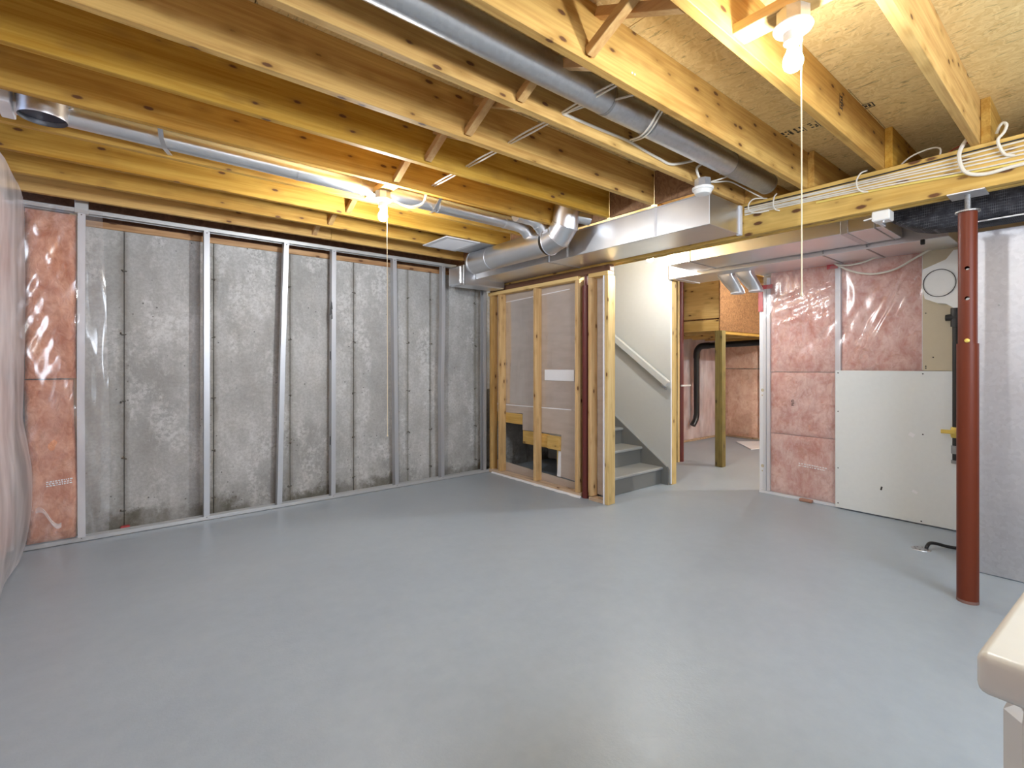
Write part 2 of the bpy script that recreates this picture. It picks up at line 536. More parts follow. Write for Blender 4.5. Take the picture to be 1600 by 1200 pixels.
# ------------------------------------------------------------------ ceiling
ceil = thing('ceiling', (1.5, 1.5, JB), 'open joist ceiling with bare subfloor sheets above', None, kind='structure')
xs = [-0.8, 0.42, 1.64, 2.86, 4.08, 5.30, 6.52, 7.74, 8.8]
panel_of = {}
for i in range(len(xs) - 1):
    off = 0.0 if i % 2 else 1.22
    y = -1.6 - off
    while y < 5.1:
        y0, y1 = max(y, -1.6), min(y + 2.44, 5.1)
        if y1 - y0 > 0.05:
            o = obj('subfloor_panel', G().box(xs[i] + 0.002, xs[i + 1] - 0.002, y0 + 0.002, y1 - 0.002, DECK, DECK + 0.018), OSB, ceil)
            panel_of[(i, round(y0, 2))] = (o, xs[i], xs[i + 1], y0, y1)
        y += 2.44
tag(obj('upper_floor_deck', G().box(-0.9, 8.8, -1.6, 5.1, DECK + 0.018, DECK + 0.06), WDARK), 'upper floor layer lying over the subfloor sheets', kind='structure').name = 'ceiling_backing'

def stamp(quads, panel, z=DECK):
    g = G()
    for x0, x1, y0, y1 in quads:
        g.box(x0, x1, y0, y1, z - 0.0012, z + 0.0004)
    obj('ink_stamp', g, INK, panel, label='black ink grade stamp')

def find_panel(x, y):
    for o, x0, x1, y0, y1 in panel_of.values():
        if x0 <= x <= x1 and y0 <= y <= y1: return o
# row of printed grade marks, too small in the photograph to read
R2 = random.Random(3)
q = []
for (y0, y1, kind) in ((1.205, 1.262, 0), (1.150, 1.19, 1), (1.075, 1.135, 2), (1.045, 1.062, 3)):
    if kind == 3:
        q += [(3.095, 3.12, y0 - 0.03, y0 - 0.002), (3.125, 3.17, y0 - 0.018, y0 + 0.012)]
        continue
    n = 4 if kind != 1 else 3
    for a in range(n):
        for b in range(3):
            if R2.random() < 0.75:
                xx = 3.092 + a * (0.08 / n); yy = y0 + b * (y1 - y0) / 3
                q.append((xx, xx + 0.08 / n * R2.uniform(0.45, 0.9), yy, yy + (y1 - y0) / 3 * R2.uniform(0.5, 0.85)))
    if kind == 2:
        q += [(3.085, 3.18, y0 - 0.009, y0 - 0.006), (3.085, 3.18, y1 + 0.004, y1 + 0.007)]
stamp(q, find_panel(3.13, 1.1))
sx0, sx1, sy0, sy1 = 3.095, 3.155, 0.80, 0.855
stamp([(sx0, sx1, sy0, sy0 + 0.005), (sx0, sx1, sy1 - 0.005, sy1), (sx0, sx0 + 0.005, sy0, sy1), (sx1 - 0.005, sx1, sy0, sy1),
       (sx0 + 0.014, sx1 - 0.014, sy0 + 0.014, sy0 + 0.024), (sx0 + 0.016, sx1 - 0.02, sy0 + 0.029, sy0 + 0.04)], find_panel(3.12, 0.82))
q = []
for a in range(6):
    q.append((3.10 + a * 0.012, 3.107 + a * 0.012, 1.885 + 0.006 * (a % 2), 1.96))
stamp(q, find_panel(2.0, 1.8)) if False else None

for k, y in enumerate(JY):
    x1 = BX1 if k <= 3 else 3.0
    # joists over the room: a joist is one long board, some spliced of two lengths
    cut = {9: 2.55, 10: 1.55}.get(k)
    segs = [(-0.62, x1)] if cut is None else [(-0.62, cut - 0.001), (cut + 0.001, x1)]
    for (a, b) in segs:
        obj('joist', G().box(a, b, y - 0.019, y + 0.019, JB, JT, 0.002), WX, ceil)
    if k == 1:
        q = G()
        for a in range(5):
            q.box(2.765 + 0.008 * (a % 2), 2.79, y - 0.0200, y - 0.0185, 2.53 + a * 0.014, 2.538 + a * 0.014)
        q.box(2.755, 2.758, y - 0.02, y - 0.0185, 2.525, 2.60); q.box(2.797, 2.80, y - 0.02, y - 0.0185, 2.525, 2.60)
        obj('ink_stamp', q, INK, ceil, label='small ink grade mark on a joist face')
    # joists of the far bay lap past the beam on the near side
    a = BX0 if k <= 3 else (4.70 if k >= 6 else BX1 + 0.02)
    obj('joist', G().box(a, 8.5, y - 0.058, y - 0.020, JB + 0.001, JT - 0.001, 0.002), WX, ceil)
    if k + 1 < len(JY):
        yn = JY[k + 1]
        if k >= 3:
            obj('blocking_panel', G().box(3.0, 3.02, y + 0.021, yn - 0.021, JB, JT, 0.0), OSB_D, ceil)
        # diagonal cross bridging at mid span
        g = G().board((1.395, yn - 0.022, JB + 0.028), (1.395, y + 0.022, JT - 0.03), 0.04, 0.036, (0, 0, 1), 0.002)
        obj('bridging', g, WBR, ceil)
        g = G().board((1.45, y + 0.022, JB + 0.028), (1.45, yn - 0.022, JT - 0.03), 0.04, 0.036, (0, 0, 1), 0.002)
        obj('bridging', g, WBR, ceil)
# blocking standing on the beam between the lapped ends
for k in range(0, 3):
    obj('blocking_panel', G().box(4.35, 4.388, JY[k] + 0.021, JY[k + 1] - 0.060, JB + 0.02, JT, 0.002), OSB_D, ceil)
# rim board above the concrete wall
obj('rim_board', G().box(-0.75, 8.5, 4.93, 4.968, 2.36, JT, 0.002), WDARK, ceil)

# ------------------------------------------------------------------ built-up beam
beam = thing('support_beam', (3.557, 1.6, BZ0), 'built-up wooden beam running over the red steel post', 'beam', kind='structure')
for i in range(3):
    a = BX0 + i * 0.038
    obj('ply', G().box(a + 0.0005, a + 0.0375, -1.39, 4.72, BZ0 + (0.004 if i == 1 else 0), BZ1, 0.002), WBEAM, beam)

# ------------------------------------------------------------------ back wall: cast concrete, steel framing
wb = thing('wall_back', (1.5, WALL_Y, 0), 'cast concrete back wall behind a row of steel studs', None, kind='structure')
seams = [-0.9, 0.064, 0.662, 1.275, 1.880, 2.482, 2.757, 3.37, 4.2, 5.2]
for i in range(len(seams) - 1):
    dy = (0.0, 0.003, -0.002, 0.002, 0.0, 0.004, -0.001, 0.002, 0.0)[i]
    obj('concrete_panel', G().box(seams[i] + 0.002, seams[i + 1] - 0.002, WALL_Y + dy, WALL_Y + 0.019, 0.0, 2.305, 0.002), CONC, wb)
    if 0 < i < 8:
        for z in (0.14, 0.545, 0.99, 1.505, 2.0):
            x = seams[i]
            if x > 3.4: continue
            g = G()
            g.obox((x, WALL_Y - 0.004, z), (0.022 + R2.random() * 0.018, 0.010, 0.008), Matrix.Rotation(R2.uniform(-0.3, 0.3), 3, 'Y'), 0.003)
            g.obox((x + R2.uniform(-0.02, 0.02), WALL_Y - 0.006, z + R2.uniform(-0.012, 0.012)), (0.010, 0.012, 0.018), Matrix.Rotation(R2.uniform(-0.6, 0.6), 3, 'Y'), 0.003)
            obj('form_tie', g, TIE, wb)
obj('concrete_core', G().box(-0.9, 5.2, WALL_Y + 0.02, WALL_Y + 0.17, 0.0, 2.30), IRON, wb)
obj('sill_plate', G().box(-0.9, 3.45, WALL_Y - 0.012, WALL_Y + 0.15, 2.305, 2.352, 0.003), WSILL, wb)

def channel(g, x0, x1, y0, y1, z0, z1, open_up, t=0.0022):
    """U track along X: web at the bottom (open_up) or top"""
    zz = (z0, z0 + t) if open_up else (z1 - t, z1)
    g.box(x0, x1, y0, y1, *zz)
    g.box(x0, x1, y0, y0 + t, z0, z1); g.box(x0, x1, y1 - t, y1, z0, z1)
    return g

TD = 0.064
obj('bottom_track', channel(G(), -0.48, 3.46, STUD_Y - 0.002, STUD_Y + TD + 0.002, 0.001, 0.032, True), TRACK, wb)
g = channel(G(), -0.48, 3.0, STUD_Y - 0.002, STUD_Y + TD + 0.002, 2.365, 2.396, False)
g.box(-0.48, 3.0, STUD_Y - 0.006, STUD_Y - 0.002, 2.374, 2.380); g.box(-0.48, 3.0, STUD_Y - 0.006, STUD_Y - 0.002, 2.386, 2.390)
obj('top_track', g, TRACK, wb)

def steel_stud(prof, web_left=True, mat=STEEL_STUD, par=wb, w=0.041, face_y=STUD_Y, holes=()):
    """prof: list of (x_centre, y_offset, z): C section front flange, web and back flange following prof"""
    t = 0.0022
    g = G()
    def strip(xa, xb, ya, yb):
        base = len(g.v)
        for (x, dy, z) in prof:
            for (xx, yy) in ((xa, ya), (xb, ya), (xb, yb), (xa, yb)):
                g.v.append((x + xx, face_y + dy + yy, z))
        n = len(prof)
        for i in range(n - 1):
            for k in range(4):
                a, b = base + i * 4 + k, base + i * 4 + (k + 1) % 4
                g.f.append([a, b, b + 4, a + 4])
        g.f.append([base, base + 1, base + 2, base + 3]); e = base + (n - 1) * 4
        g.f.append([e, e + 1, e + 2, e + 3])
    h = w / 2
    strip(-h, h, 0, t)
    strip(-h, h, TD - t, TD)
    if web_left: strip(-h, -h + t, t, TD - t)
    else: strip(h - t, h, t, TD - t)
    lip = 0.008
    if web_left: strip(h - t, h, t, lip)
    else: strip(-h, -h + t, t, lip)
    o = obj('stud', g, mat, par)
    gs = G()
    z0, z1 = prof[0][2], prof[-1][2]
    for z in (z0 + 0.02, z1 - 0.03):
        i = 0 if z < 1 else -1
        gs.lathe((prof[i][0], face_y + prof[i][1] + 0.0005, z), [(0.004, 0), (0.004, 0.002), (0.002, 0.0035)], 8, (0, -1, 0))
    obj('screw', gs, IRON, o)
    if holes:
        gh = G()
        for z, x in holes:
            gh.box(x - h - 0.0012, x - h + 0.0005, face_y + 0.02, face_y + 0.045, z - 0.04, z + 0.04, 0.0)
        obj('knockout', gh, BLACK, o)
    return o

steel_stud([(-0.178, 0, 0.004), (-0.183, -0.004, 1.0), (-0.178, 0, 2.38)], True, STUD_WHITE)
steel_stud([(0.592, 0, 0.004), (0.593, 0, 2.38)], True)
steel_stud([(1.147, 0.004, 0.004), (1.173, 0, 1.3), (1.205, 0, 2.38)], True)
steel_stud([(1.622, 0.0, 0.004), (1.628, 0, 2.38)], True, holes=((1.36, 1.625), (0.55, 1.623)))
steel_stud([(2.277, 0, 0.004), (2.262, -0.006, 1.2), (2.252, 0, 2.38)], True)
steel_stud([(2.826, 0, 0.004), (2.815, -0.015, 0.7), (2.808, -0.02, 1.05), (2.832, -0.004, 1.7), (2.838, 0, 2.38)], True)
steel_stud([(3.400, 0, 0.004), (3.400, 0, 2.19)], False)
# short clip above the left stud
obj('track_clip', G().box(-0.215, -0.14, STUD_Y - 0.008, STUD_Y + 0.05, 2.36, 2.455, 0.002), TRACK, wb)
# dark packing band clinging to a stud (torn tape)
g = G()
for (a, b) in (((1.592, 1.79), (1.612, 1.86)), ((1.585, 1.74), (1.607, 1.80)), ((1.60, 1.70), (1.612, 1.79))):
    g.poly([(a[0], STUD_Y - 0.006, a[1]), (b[0], STUD_Y - 0.008, a[1] + 0.01), (b[0] - 0.004, STUD_Y - 0.006, b[1]), (a[0] + 0.006, STUD_Y - 0.01, b[1] + 0.02)], (0, 1, 0), 0.004)
obj('torn_tape', g, IRON, wb)

def batt(name, fn, nu, nv, seed, bulge=0.02, depth=0.07, inward=(0, 1, 0), mat=PINK, par=None, flatten=False):
    """soft slab: fn(u,v) gives the front plane point, pushed out along -inward"""
    inn = Vector(inward)
    g = G()
    def f(u, v):
        p = Vector(fn(u, v))
        e = min(1.0, min(u, 1 - u) * 9) * min(1.0, min(v, 1 - v) * 14)
        n1 = noise.noise(p * 4.5 + Vector((seed, 0, 0))) * 0.5 + noise.noise(p * 11 + Vector((0, seed, 0))) * 0.25 + noise.noise(p * 27 + Vector((0, seed, 3))) * 0.12
        return p - inn * (bulge * (math.sqrt(max(e, 0)) * 0.9 + n1 * 0.75))
    g.grid(f, nu, nv)
    nfront = len(g.v)
    for (u, v) in ((0, 0), (1, 0), (1, 1), (0, 1)):
        g.v.append(tuple(Vector(fn(u, v)) + inn * depth))
    a, b, c, d = nfront, nfront + 1, nfront + 2, nfront + 3
    g.f.append([a, b, c, d])
    row = lambda j: [j * (nu + 1) + i for i in range(nu + 1)]
    colm = lambda i: [j * (nu + 1) + i for j in range(nv + 1)]
    g.f.append(row(0) + [b, a]); g.f.append(row(nv) + [c, d])
    g.f.append(colm(0) + [d, a]); g.f.append(colm(nu) + [c, b])
    return obj(name, g, mat, par, smooth=True)

# left bay of the back wall: two salmon batts under loose film
batt('insulation_batt', lambda u, v: (-0.47 + 0.262 * u, STUD_Y + 0.022, 1.175 + 1.17 * v), 16, 44, 1.0, 0.03, 0.10, (0, 1, 0), ORANGE_PINK, wb)
batt('insulation_batt', lambda u, v: (-0.462 + 0.25 * u + 0.012 * math.sin(v * 5), STUD_Y + 0.018, 0.035 + 1.13 * v), 16, 44, 4.0, 0.04, 0.10, (0, 1, 0), ORANGE_PINK, wb)
obj('stud', G().box(-0.245, -0.205, STUD_Y + 0.05, STUD_Y + 0.12, 0.034, 2.36, 0.002), WZ, wb)

def sheet(name, fn, nu, nv, mat, par):
    g = G().grid(fn, nu, nv)
    return obj(name, g, mat, par, smooth=True, fixn=False)

def fold(p, s, seed):
    return noise.noise(Vector((p[0] * s[0] + seed, p[1] * s[1], p[2] * s[2])))

def film_back(u, v):
    x = -0.50 + (0.455 + 0.035 * (1 - v) * math.sin(3.0 * v + 0.5) - 0.07 * max(0, v - 0.75)) * u
    z = 0.01 + 2.37 * v
    hang = max(0.0, (x + 0.20) / 0.25)
    y = STUD_Y - 0.012 - 0.020 * (0.5 + fold((x + 0.25 * z, 0, z), (9, 1, 1.1), 2.0)) - 0.030 * hang * (1.0 + fold((x, 0, z), (22, 1, 1.3), 7.0)) * (1 - v * 0.5)
    if x < -0.2: y -= 0.012 * (1 + fold((x - 0.4 * z, 0, z), (14, 1, 2.0), 11.0))
    return (x, y, z)
sheet('vapour_barrier', film_back, 60, 90, FILM, wb)
# torn flap low on the film
g = G().grid(lambda u, v: (-0.41 + 0.13 * u, STUD_Y - 0.062 - 0.02 * math.sin(u * 3) - 0.01 * noise.noise(Vector((u * 5, v * 5, 1))), 0.26 - 0.11 * u + 0.035 * v + 0.03 * math.sin(u * 6)), 16, 5)
obj('torn_flap', g, FILM_HAZY, wb, smooth=True, fixn=False)
obj('red_cap', G().box(0.04, 0.10, WALL_Y - 0.05, WALL_Y - 0.004, 0.002, 0.03, 0.006), RED_TAPE, wb, label='crushed red cap on the floor track')

# ------------------------------------------------------------------ left wall
wl = thing('wall_left', (-0.6, 1.7, 0), 'insulated left wall behind hanging hazy film', None, kind='structure')
obj('concrete_panel', G().box(-0.92, -0.66, YB, 4.84, 0, 2.305), CONC, wl)
obj('sill_plate', G().box(-0.9, -0.645, YB, 4.84, 2.305, 2.36, 0.003), WSILL, wl)
for i, y in enumerate([4.63, 4.02, 3.41, 2.80, 2.19, 1.58, 0.97, 0.36, -0.25, -0.86]):
    obj('stud', G().box(-0.575, -0.512, y - 0.02, y + 0.02, 0.03, 2.36, 0.001), STUD_WHITE, wl)
    if i < 9:
        for (z0, z1, s) in ((0.035, 1.19, 1.0), (1.20, 2.35, 2.0)):
            batt('insulation_batt', (lambda y, z0, z1: lambda u, v: (-0.545, y - 0.03 - 0.55 * u, z0 + (z1 - z0) * v))(y, z0, z1), 14, 26, 20.0 + 3 * i + s, 0.025, 0.09, (-1, 0, 0), PINK, wl)
g = G(); g.box(-0.578, -0.505, YB, 4.66, 0.001, 0.004); g.box(-0.507, -0.505, YB, 4.66, 0.001, 0.03)
obj('bottom_track', g, TRACK, wl)

def film_left(u, v):
    y = YB + (4.665 - YB) * u
    z = 0.012 + 2.62 * v
    x = -0.487 + 0.022 * fold((0, y, z), (1, 2.6, 0.7), 3.0) + 0.003 * fold((0, y + z, z), (1, 7, 1.0), 8.0) + 0.02
    if z < 0.9: x += 0.05 * math.sin(min(1, z / 0.9) * math.pi) * (0.6 + 0.4 * math.sin(y * 1.4 + 1))
    if z < 0.12: x += (0.12 - z) * -0.1
    if z > 2.30: x = x - (z - 2.30) * 0.05
    return (x, y, z) if z < JB - 0.01 else (x, y, JB - 0.012 + 0.001 * (z - JB))
sheet('vapour_barrier', film_left, 150, 60, FILM_HAZY, wl)

# wall behind the camera with a small basement window
wf = thing('wall_front', (3.0, YB, 0), 'concrete wall behind the viewer with a small high window', None, kind='structure')
for (a, b, z0, z1) in ((-0.9, 0.5, 0, 2.36), (2.6, 8.8, 0, 2.36), (0.5, 2.6, 0, 1.45), (0.5, 2.6, 2.25, 2.36)):
    obj('concrete_panel', G().box(a, b, YB - 0.2, YB, z0, z1), CONC, wf)
obj('rim_board', G().box(-0.9, 8.8, YB - 0.2, YB - 0.02, 2.36, JT), WDARK, wf)
wn = thing('window_1', (1.55, YB - 0.1, 1.45), 'small high basement window behind the viewer', None, kind='structure')
g = G()
for (a, b, z0, z1) in ((0.5, 2.6, 1.45, 1.49), (0.5, 2.6, 2.21, 2.25), (0.5, 0.54, 1.49, 2.21), (2.56, 2.6, 1.49, 2.21), (1.53, 1.57, 1.49, 2.21)):
    g.box(a, b, YB - 0.14, YB - 0.08, z0, z1, 0.003)
obj('window_frame', g, WHITE_PL, wn)

# ------------------------------------------------------------------ stud partition beside the stairs
ws = thing('wall_stair', (3.5, 3.8, 0), 'open wooden stud partition backed with bare drywall', None, kind='structure')
X0, X1 = 3.46, 3.549
obj('base_plate', G().box(X0, X1, 3.228, 4.70, 0.001, 0.040, 0.003), WPLATE, ws)
obj('base_plate', G().box(X0 + 0.005, X1, 2.925, 3.115, 0.001, 0.034, 0.003), WPLATE, ws)
obj('top_plate', G().box(X0, X1, 3.25, 4.70, 2.088, 2.126, 0.003), WPLATE if False else WY, ws)
obj('top_plate', G().box(X0, X1, 2.88, 3.115, 2.088, 2.126, 0.003), WY, ws)
obj('filler_plate', G().box(X0 + 0.03, X1, 2.88, 4.70, 2.128, 2.188, 0.003), WDARK, ws)
for y in (4.652, 4.486, 3.873, 3.268, 3.097):
    obj('stud', G().box(X0, X1, y - 0.019, y + 0.019, 0.041, 2.087, 0.003), WZ, ws)
obj('end_stud', G().box(X0 + 0.004, X1 + 0.018, 2.881, 2.919, 0.0, 2.087, 0.003), WZL, ws)
obj('filler_strip', G().box(X0 - 0.002, X0 + 0.016, 2.921, 2.935, 0.0, 2.087, 0.001), PAPER, ws)
# smear of white paint along the plate foot
def smear(u, v):
    y = 3.20 + 1.42 * u
    wv = 0.012 + 0.022 * (0.5 + noise.noise(Vector((y * 9, 0, 0))) * 0.6 + noise.noise(Vector((y * 31, 4, 0))) * 0.4) * min(1, (1 - u) * 2.4 + 0.1)
    return (X0 - 0.001 - wv * v, y, 0.016 * (1 - v) + 0.0015)
obj('paint_smear', G().grid(smear, 70, 2), PAPER, ws, fixn=False)
# drywall seen from the back, in two rows, the lower row cut out in steps
DX = 3.551
def dw(poly, name='drywall_panel', mat=DRY_BACK, t=0.013, x=DX):
    return obj(name, G().poly([(x, y, z) for (y, z) in poly], (1, 0, 0), t), mat, ws)
dw([(4.72, 0.805), (3.12, 0.825), (3.12, 2.10), (4.72, 2.10)])
dw([(4.72, 0.712), (4.172, 0.726), (4.172, 0.543), (3.563, 0.557), (3.573, 0.128), (3.12, 0.105), (3.12, 0.822), (4.72, 0.801)])
dw([(3.08, 0.05), (2.92, 0.05), (2.92, 2.09), (3.08, 2.09)])
dw([(4.72, 0.04), (3.12, 0.04), (3.12, 0.10), (4.72, 0.145)], 'drywall_strip')
# paper edges and the white joint line
dw([(4.72, 0.800), (3.42, 0.816), (3.42, 0.826), (4.72, 0.810)], 'joint_tape', PAPER, 0.001, DX - 0.0015)
dw([(4.60, 1.992), (3.44, 2.028), (3.44, 2.036), (4.60, 2.000)], 'joint_tape', PAPER, 0.001, DX - 0.0015)
dw([(3.62, 0.125), (3.567, 0.125), (3.567, 0.385), (3.60, 0.385)], 'torn_edge', PAPER, 0.004, DX - 0.004)
# stringer framing behind the cut-outs
for (y0, y1, z0, z1) in ((4.63, 4.176, 0.60, 0.718), (4.168, 3.74, 0.395, 0.540)):
    obj('stringer_block', G().box(DX + 0.0, DX + 0.013, y0, y1, z0, z1, 0.003), WY, ws)
obj('stringer_block', G().box(DX - 0.035, DX + 0.013, 3.735, 3.568, 0.398, 0.535, 0.003), WY, ws)
obj('brace_stud', G().box(DX + 0.0, DX + 0.013, 3.578, 3.625, 0.13, 0.396, 0.002), WZL, ws)
# clear film over the studs
def film_stair(u, v):
    y = 3.25 + 1.42 * u; z = 0.83 + (2.0 - 0.83) * v
    return (DX - 0.010 + 0.004 * fold((0, y, z), (1, 4, 2), 5.0), y, z)
sheet('vapour_barrier', film_stair, 30, 30, film('film_thin', 0.05, 0.03), ws)

# second post built into the partition
tag(obj('steel_post', G().tube([(3.509, 3.185, 0.0), (3.509, 3.185, 2.03), (3.509, 3.185, 2.031), (3.509, 3.185, 2.126)], [0.037, 0.037, 0.012, 0.012], 20), RED_STAIN, smooth=True),
    'dark red steel post standing inside the stair stud partition', 'post')
tag(obj('white_strip', G().box(DX - 0.012, DX - 0.0035, 3.375, 3.80, 1.108, 1.222, 0.002), PAPER),
    'white board strip fixed to the bare drywall between studs', 'strip')

# ------------------------------------------------------------------ stairwell wall (cream) and stairs
wc = thing('wall_stairwell', (4.62, 3.9, 0), 'cream painted stairwell wall carrying the handrail', None, kind='structure')
CX = 4.573
obj('drywall_panel', G().box(CX, CX + 0.013, 2.955, 4.84, 0.012, 2.65, 0.001), CREAM, wc)
obj('end_stud', G().box(CX + 0.012, CX + 0.10, 2.950, 2.988, 0.0, 2.16, 0.003), WZL, wc)
for y in (3.4, 3.8, 4.2, 4.6):
    obj('stud', G().box(CX + 0.014, CX + 0.10, y - 0.019, y + 0.019, 0.04, 2.6, 0.002), WZ, wc)
obj('drywall_panel', G().box(CX + 0.101, CX + 0.114, 3.0, 4.84, 0.0, 2.6, 0.001), CREAM, wc)
obj('corner_bead', G().box(CX - 0.002, CX + 0.012, 2.948, 2.956, 0.012, 2.16, 0.001), PAPER, wc)

st = thing('staircase', (4.05, 3.6, 0), 'grey painted wooden staircase climbing beside the cream wall', 'staircase')
RISE, RUN, SY = 0.184, 0.262, 3.053
for i in range(6):
    y = SY + i * RUN
    if y + RUN > 4.8: break
    obj('riser', G().box(3.568, CX - 0.030, y, y + 0.018, i * RISE + (0.001 if i == 0 else 0.0), (i + 1) * RISE - 0.028, 0.001), STAIR, st)
    obj('tread', G().box(3.568, CX - 0.028, y - 0.026, y + RUN + 0.016, (i + 1) * RISE - 0.028, (i + 1) * RISE, 0.006), STAIR_T, st)
g = G()
g.poly([(CX - 0.028, SY - 0.085, 0.0), (CX - 0.028, SY - 0.085, 0.155), (CX - 0.028, SY - 0.07, 0.185), (CX - 0.028, 4.83, 0.185 + (4.83 - SY + 0.07) * 0.703), (CX - 0.028, 4.83, 0.9), (CX - 0.028, SY + 0.3, 0.0)], (1, 0, 0), 0.027)
obj('stringer', g, STAIR, st)
g = G()
g.board((CX - 0.014, SY - 0.07, 0.190), (CX - 0.014, 4.82, 0.190 + (4.82 - SY + 0.07) * 0.703), 0.03, 0.008, (0, 0, 1), 0.001)
obj('stringer_cap', g, STAIR_T, st)

hr = thing('handrail', (CX - 0.07, 3.3, 1.05), 'cream painted handrail sloping down the stairwell wall', 'handrail')
g = G().board((CX - 0.065, 2.945, 1.066), (CX - 0.065, 4.6, 1.066 + 1.655 * 0.725), 0.038, 0.075, (0, 0, 1), 0.008)
obj('rail', g, CREAM, hr)
for y in (3.02, 3.75, 4.45):
    z = 1.066 + (y - 2.945) * 0.725
    gb = G().tube([(CX - 0.001, y, z - 0.09), (CX - 0.03, y, z - 0.085), (CX - 0.062, y, z - 0.05)], 0.008, 8)
    gb.lathe((CX - 0.0005, y, z - 0.09), [(0.026, 0), (0.024, 0.006)], 12, (-1, 0, 0))
    obj('bracket', gb, GALV_DULL, hr, smooth=True)

# ------------------------------------------------------------------ right wall: steel framing, pink batts, drywall
wr = thing('wall_right', (XR, 1.4, 0), 'right wall of filmed pink insulation and loose drywall sheets', None, kind='structure')
obj('concrete_panel', G().box(XR + 0.11, XR + 0.16, YB, 2.232, 0, 2.4), DRY_B, wr)
def stud_x(y0, y1, z0, z1, mat=STUD_WHITE, x=XR, d=0.09):
    obj('stud', G().box(x, x + d, y0, y1, z0, z1, 0.002), mat, wr)
stud_x(2.165, 2.228, 0.03, 2.02); stud_x(2.128, 2.160, 0.03, 2.13)
stud_x(1.525, 1.568, 0.03, 2.16)
stud_x(0.94, 0.962, 1.23, 2.2)
g = G(); g.box(XR - 0.003, XR + 0.095, YB + 0.1, 2.23, 0.001, 0.028, 0.002); obj('bottom_track', g, STUD_WHITE, wr)
g = G(); g.box(XR - 0.003, XR + 0.095, 0.70, 2.23, 2.17, 2.2, 0.002); obj('top_track', g, STUD_WHITE, wr)
for (y0, y1, z0, z1, s) in ((1.570, 2.126, 0.03, 0.60, 31), (1.570, 2.126, 0.605, 1.20, 33), (1.570, 2.126, 1.206, 2.19, 35), (0.964, 1.523, 1.20, 2.19, 37)):
    batt('insulation_batt', (lambda y0, y1, z0, z1: lambda u, v: (XR + 0.022, y1 + (y0 - y1) * u, z0 + (z1 - z0) * v))(y0, y1, z0, z1), 22, 30, s, 0.022, 0.06, (1, 0, 0), PINK, wr)
def film_right(u, v):
    y = 2.19 - 1.235 * u
    z0 = 0.035 if y > 1.53 else 1.222
    z = z0 + (2.16 - z0) * v
    d = 0.010 * fold((0, y + 0.55 * z, z - 0.6 * y), (1, 5.5, 2.0), 13.0)
    if y < 1.53:
        # diagonal crease pulled up toward the beige sheet
        s = (y - 0.97) - (2.12 - z) * 0.48
        d += 0.022 * math.exp(-(s / 0.025) ** 2) + 0.012 * math.exp(-((s - 0.07) / 0.02) ** 2)
    else:
        for (zz, k, a) in ((2.02, 0.30, 0.014), (1.93, 0.34, 0.012), (1.86, 0.50, 0.010), (1.76, 0.22, 0.006)):
            s = z - (zz + (1.6 - y) * k)
            d += a * math.exp(-(s / 0.016) ** 2) * min(1, (2.13 - y) * 4)
    return (XR - 0.006 - abs(d) - 0.006 * fold((0, y, z), (1, 9, 3), 3.0) - 0.004, y, z)
def half(u0, u1):
    return lambda u, v: film_right(u0 + (u1 - u0) * u, v)
sheet('vapour_barrier', half(0.0, 0.534), 60, 110, FILM, wr)
sheet('vapour_barrier', half(0.536, 1.0), 60, 80, FILM, wr)
o = obj('drywall_panel', G().box(XR - 0.030, XR - 0.017, -0.10, 1.556, 0.012, 1.222, 0.001), DRY_W, wr)
gs = G()
for (y, z) in ((1.535, 1.20), (1.535, 0.86), (1.535, 0.36), (1.535, 0.05), (0.95, 1.20), (0.96, 0.03), (0.95, 0.72)):
    gs.lathe((XR - 0.0305, y, z), [(0.0055, 0), (0.0045, 0.0015)], 8, (-1, 0, 0))
obj('screw', gs, IRON, o)
gs = G()
for (y, z, w, h) in ((1.02, 0.71, 0.035, 0.03), (1.0, 0.255, 0.035, 0.02)):
    gs.obox((XR - 0.0302, y, z), (0.001, w, h), Matrix.Rotation(0.5, 3, 'X'), 0.0)
obj('scuff', gs, PAPER, o)
obj('scuff', G().obox((XR - 0.0302, 1.22, 0.24), (0.001, 0.012, 0.03), Matrix.Rotation(0.2, 3, 'X'), 0.0), INK, o)
o = obj('drywall_panel', G().box(XR - 0.014, XR - 0.001, -0.10, 0.955, 1.224, 2.19, 0.001), DRY_B, wr)
gs = G()
for (y, z) in ((0.935, 1.26), (0.935, 1.245), (0.935, 1.68), (0.89, 1.33)):
    gs.lathe((XR - 0.0145, y, z), [(0.005, 0), (0.004, 0.0015)], 8, (-1, 0, 0))
obj('screw', gs, IRON, o)
g = G(); g.box(XR - 0.012, XR - 0.002, 2.10, 2.235, 2.02, 2.06, 0.002); g.box(XR - 0.012, XR - 0.002, 2.19, 2.235, 1.80, 2.06, 0.002); g.box(XR - 0.012, XR - 0.002, 1.545, 1.63, 2.13, 2.175, 0.002)
obj('red_tape', g, RED_TAPE, wr, label='strips of red sheathing tape')
obj('brick_chip', G().box(XR - 0.045, XR - 0.004, 1.74, 1.85, 0.002, 0.028, 0.006), flat('chip_brown', (0.42, 0.22, 0.15), 0.8), wr)
gs = G()
for (y, z, a) in ((2.197, 1.02, 0), (2.197, 0.27, 0), (2.2, 0.22, 1), (2.2, 0.97, 1)):
    gs.lathe((XR - 0.0005, y, z), [(0.016 if a == 0 else 0.007, 0), (0.016 if a == 0 else 0.006, 0.001)], 10, (-1, 0, 0))
obj('knockout', gs, DRY_B, wr)

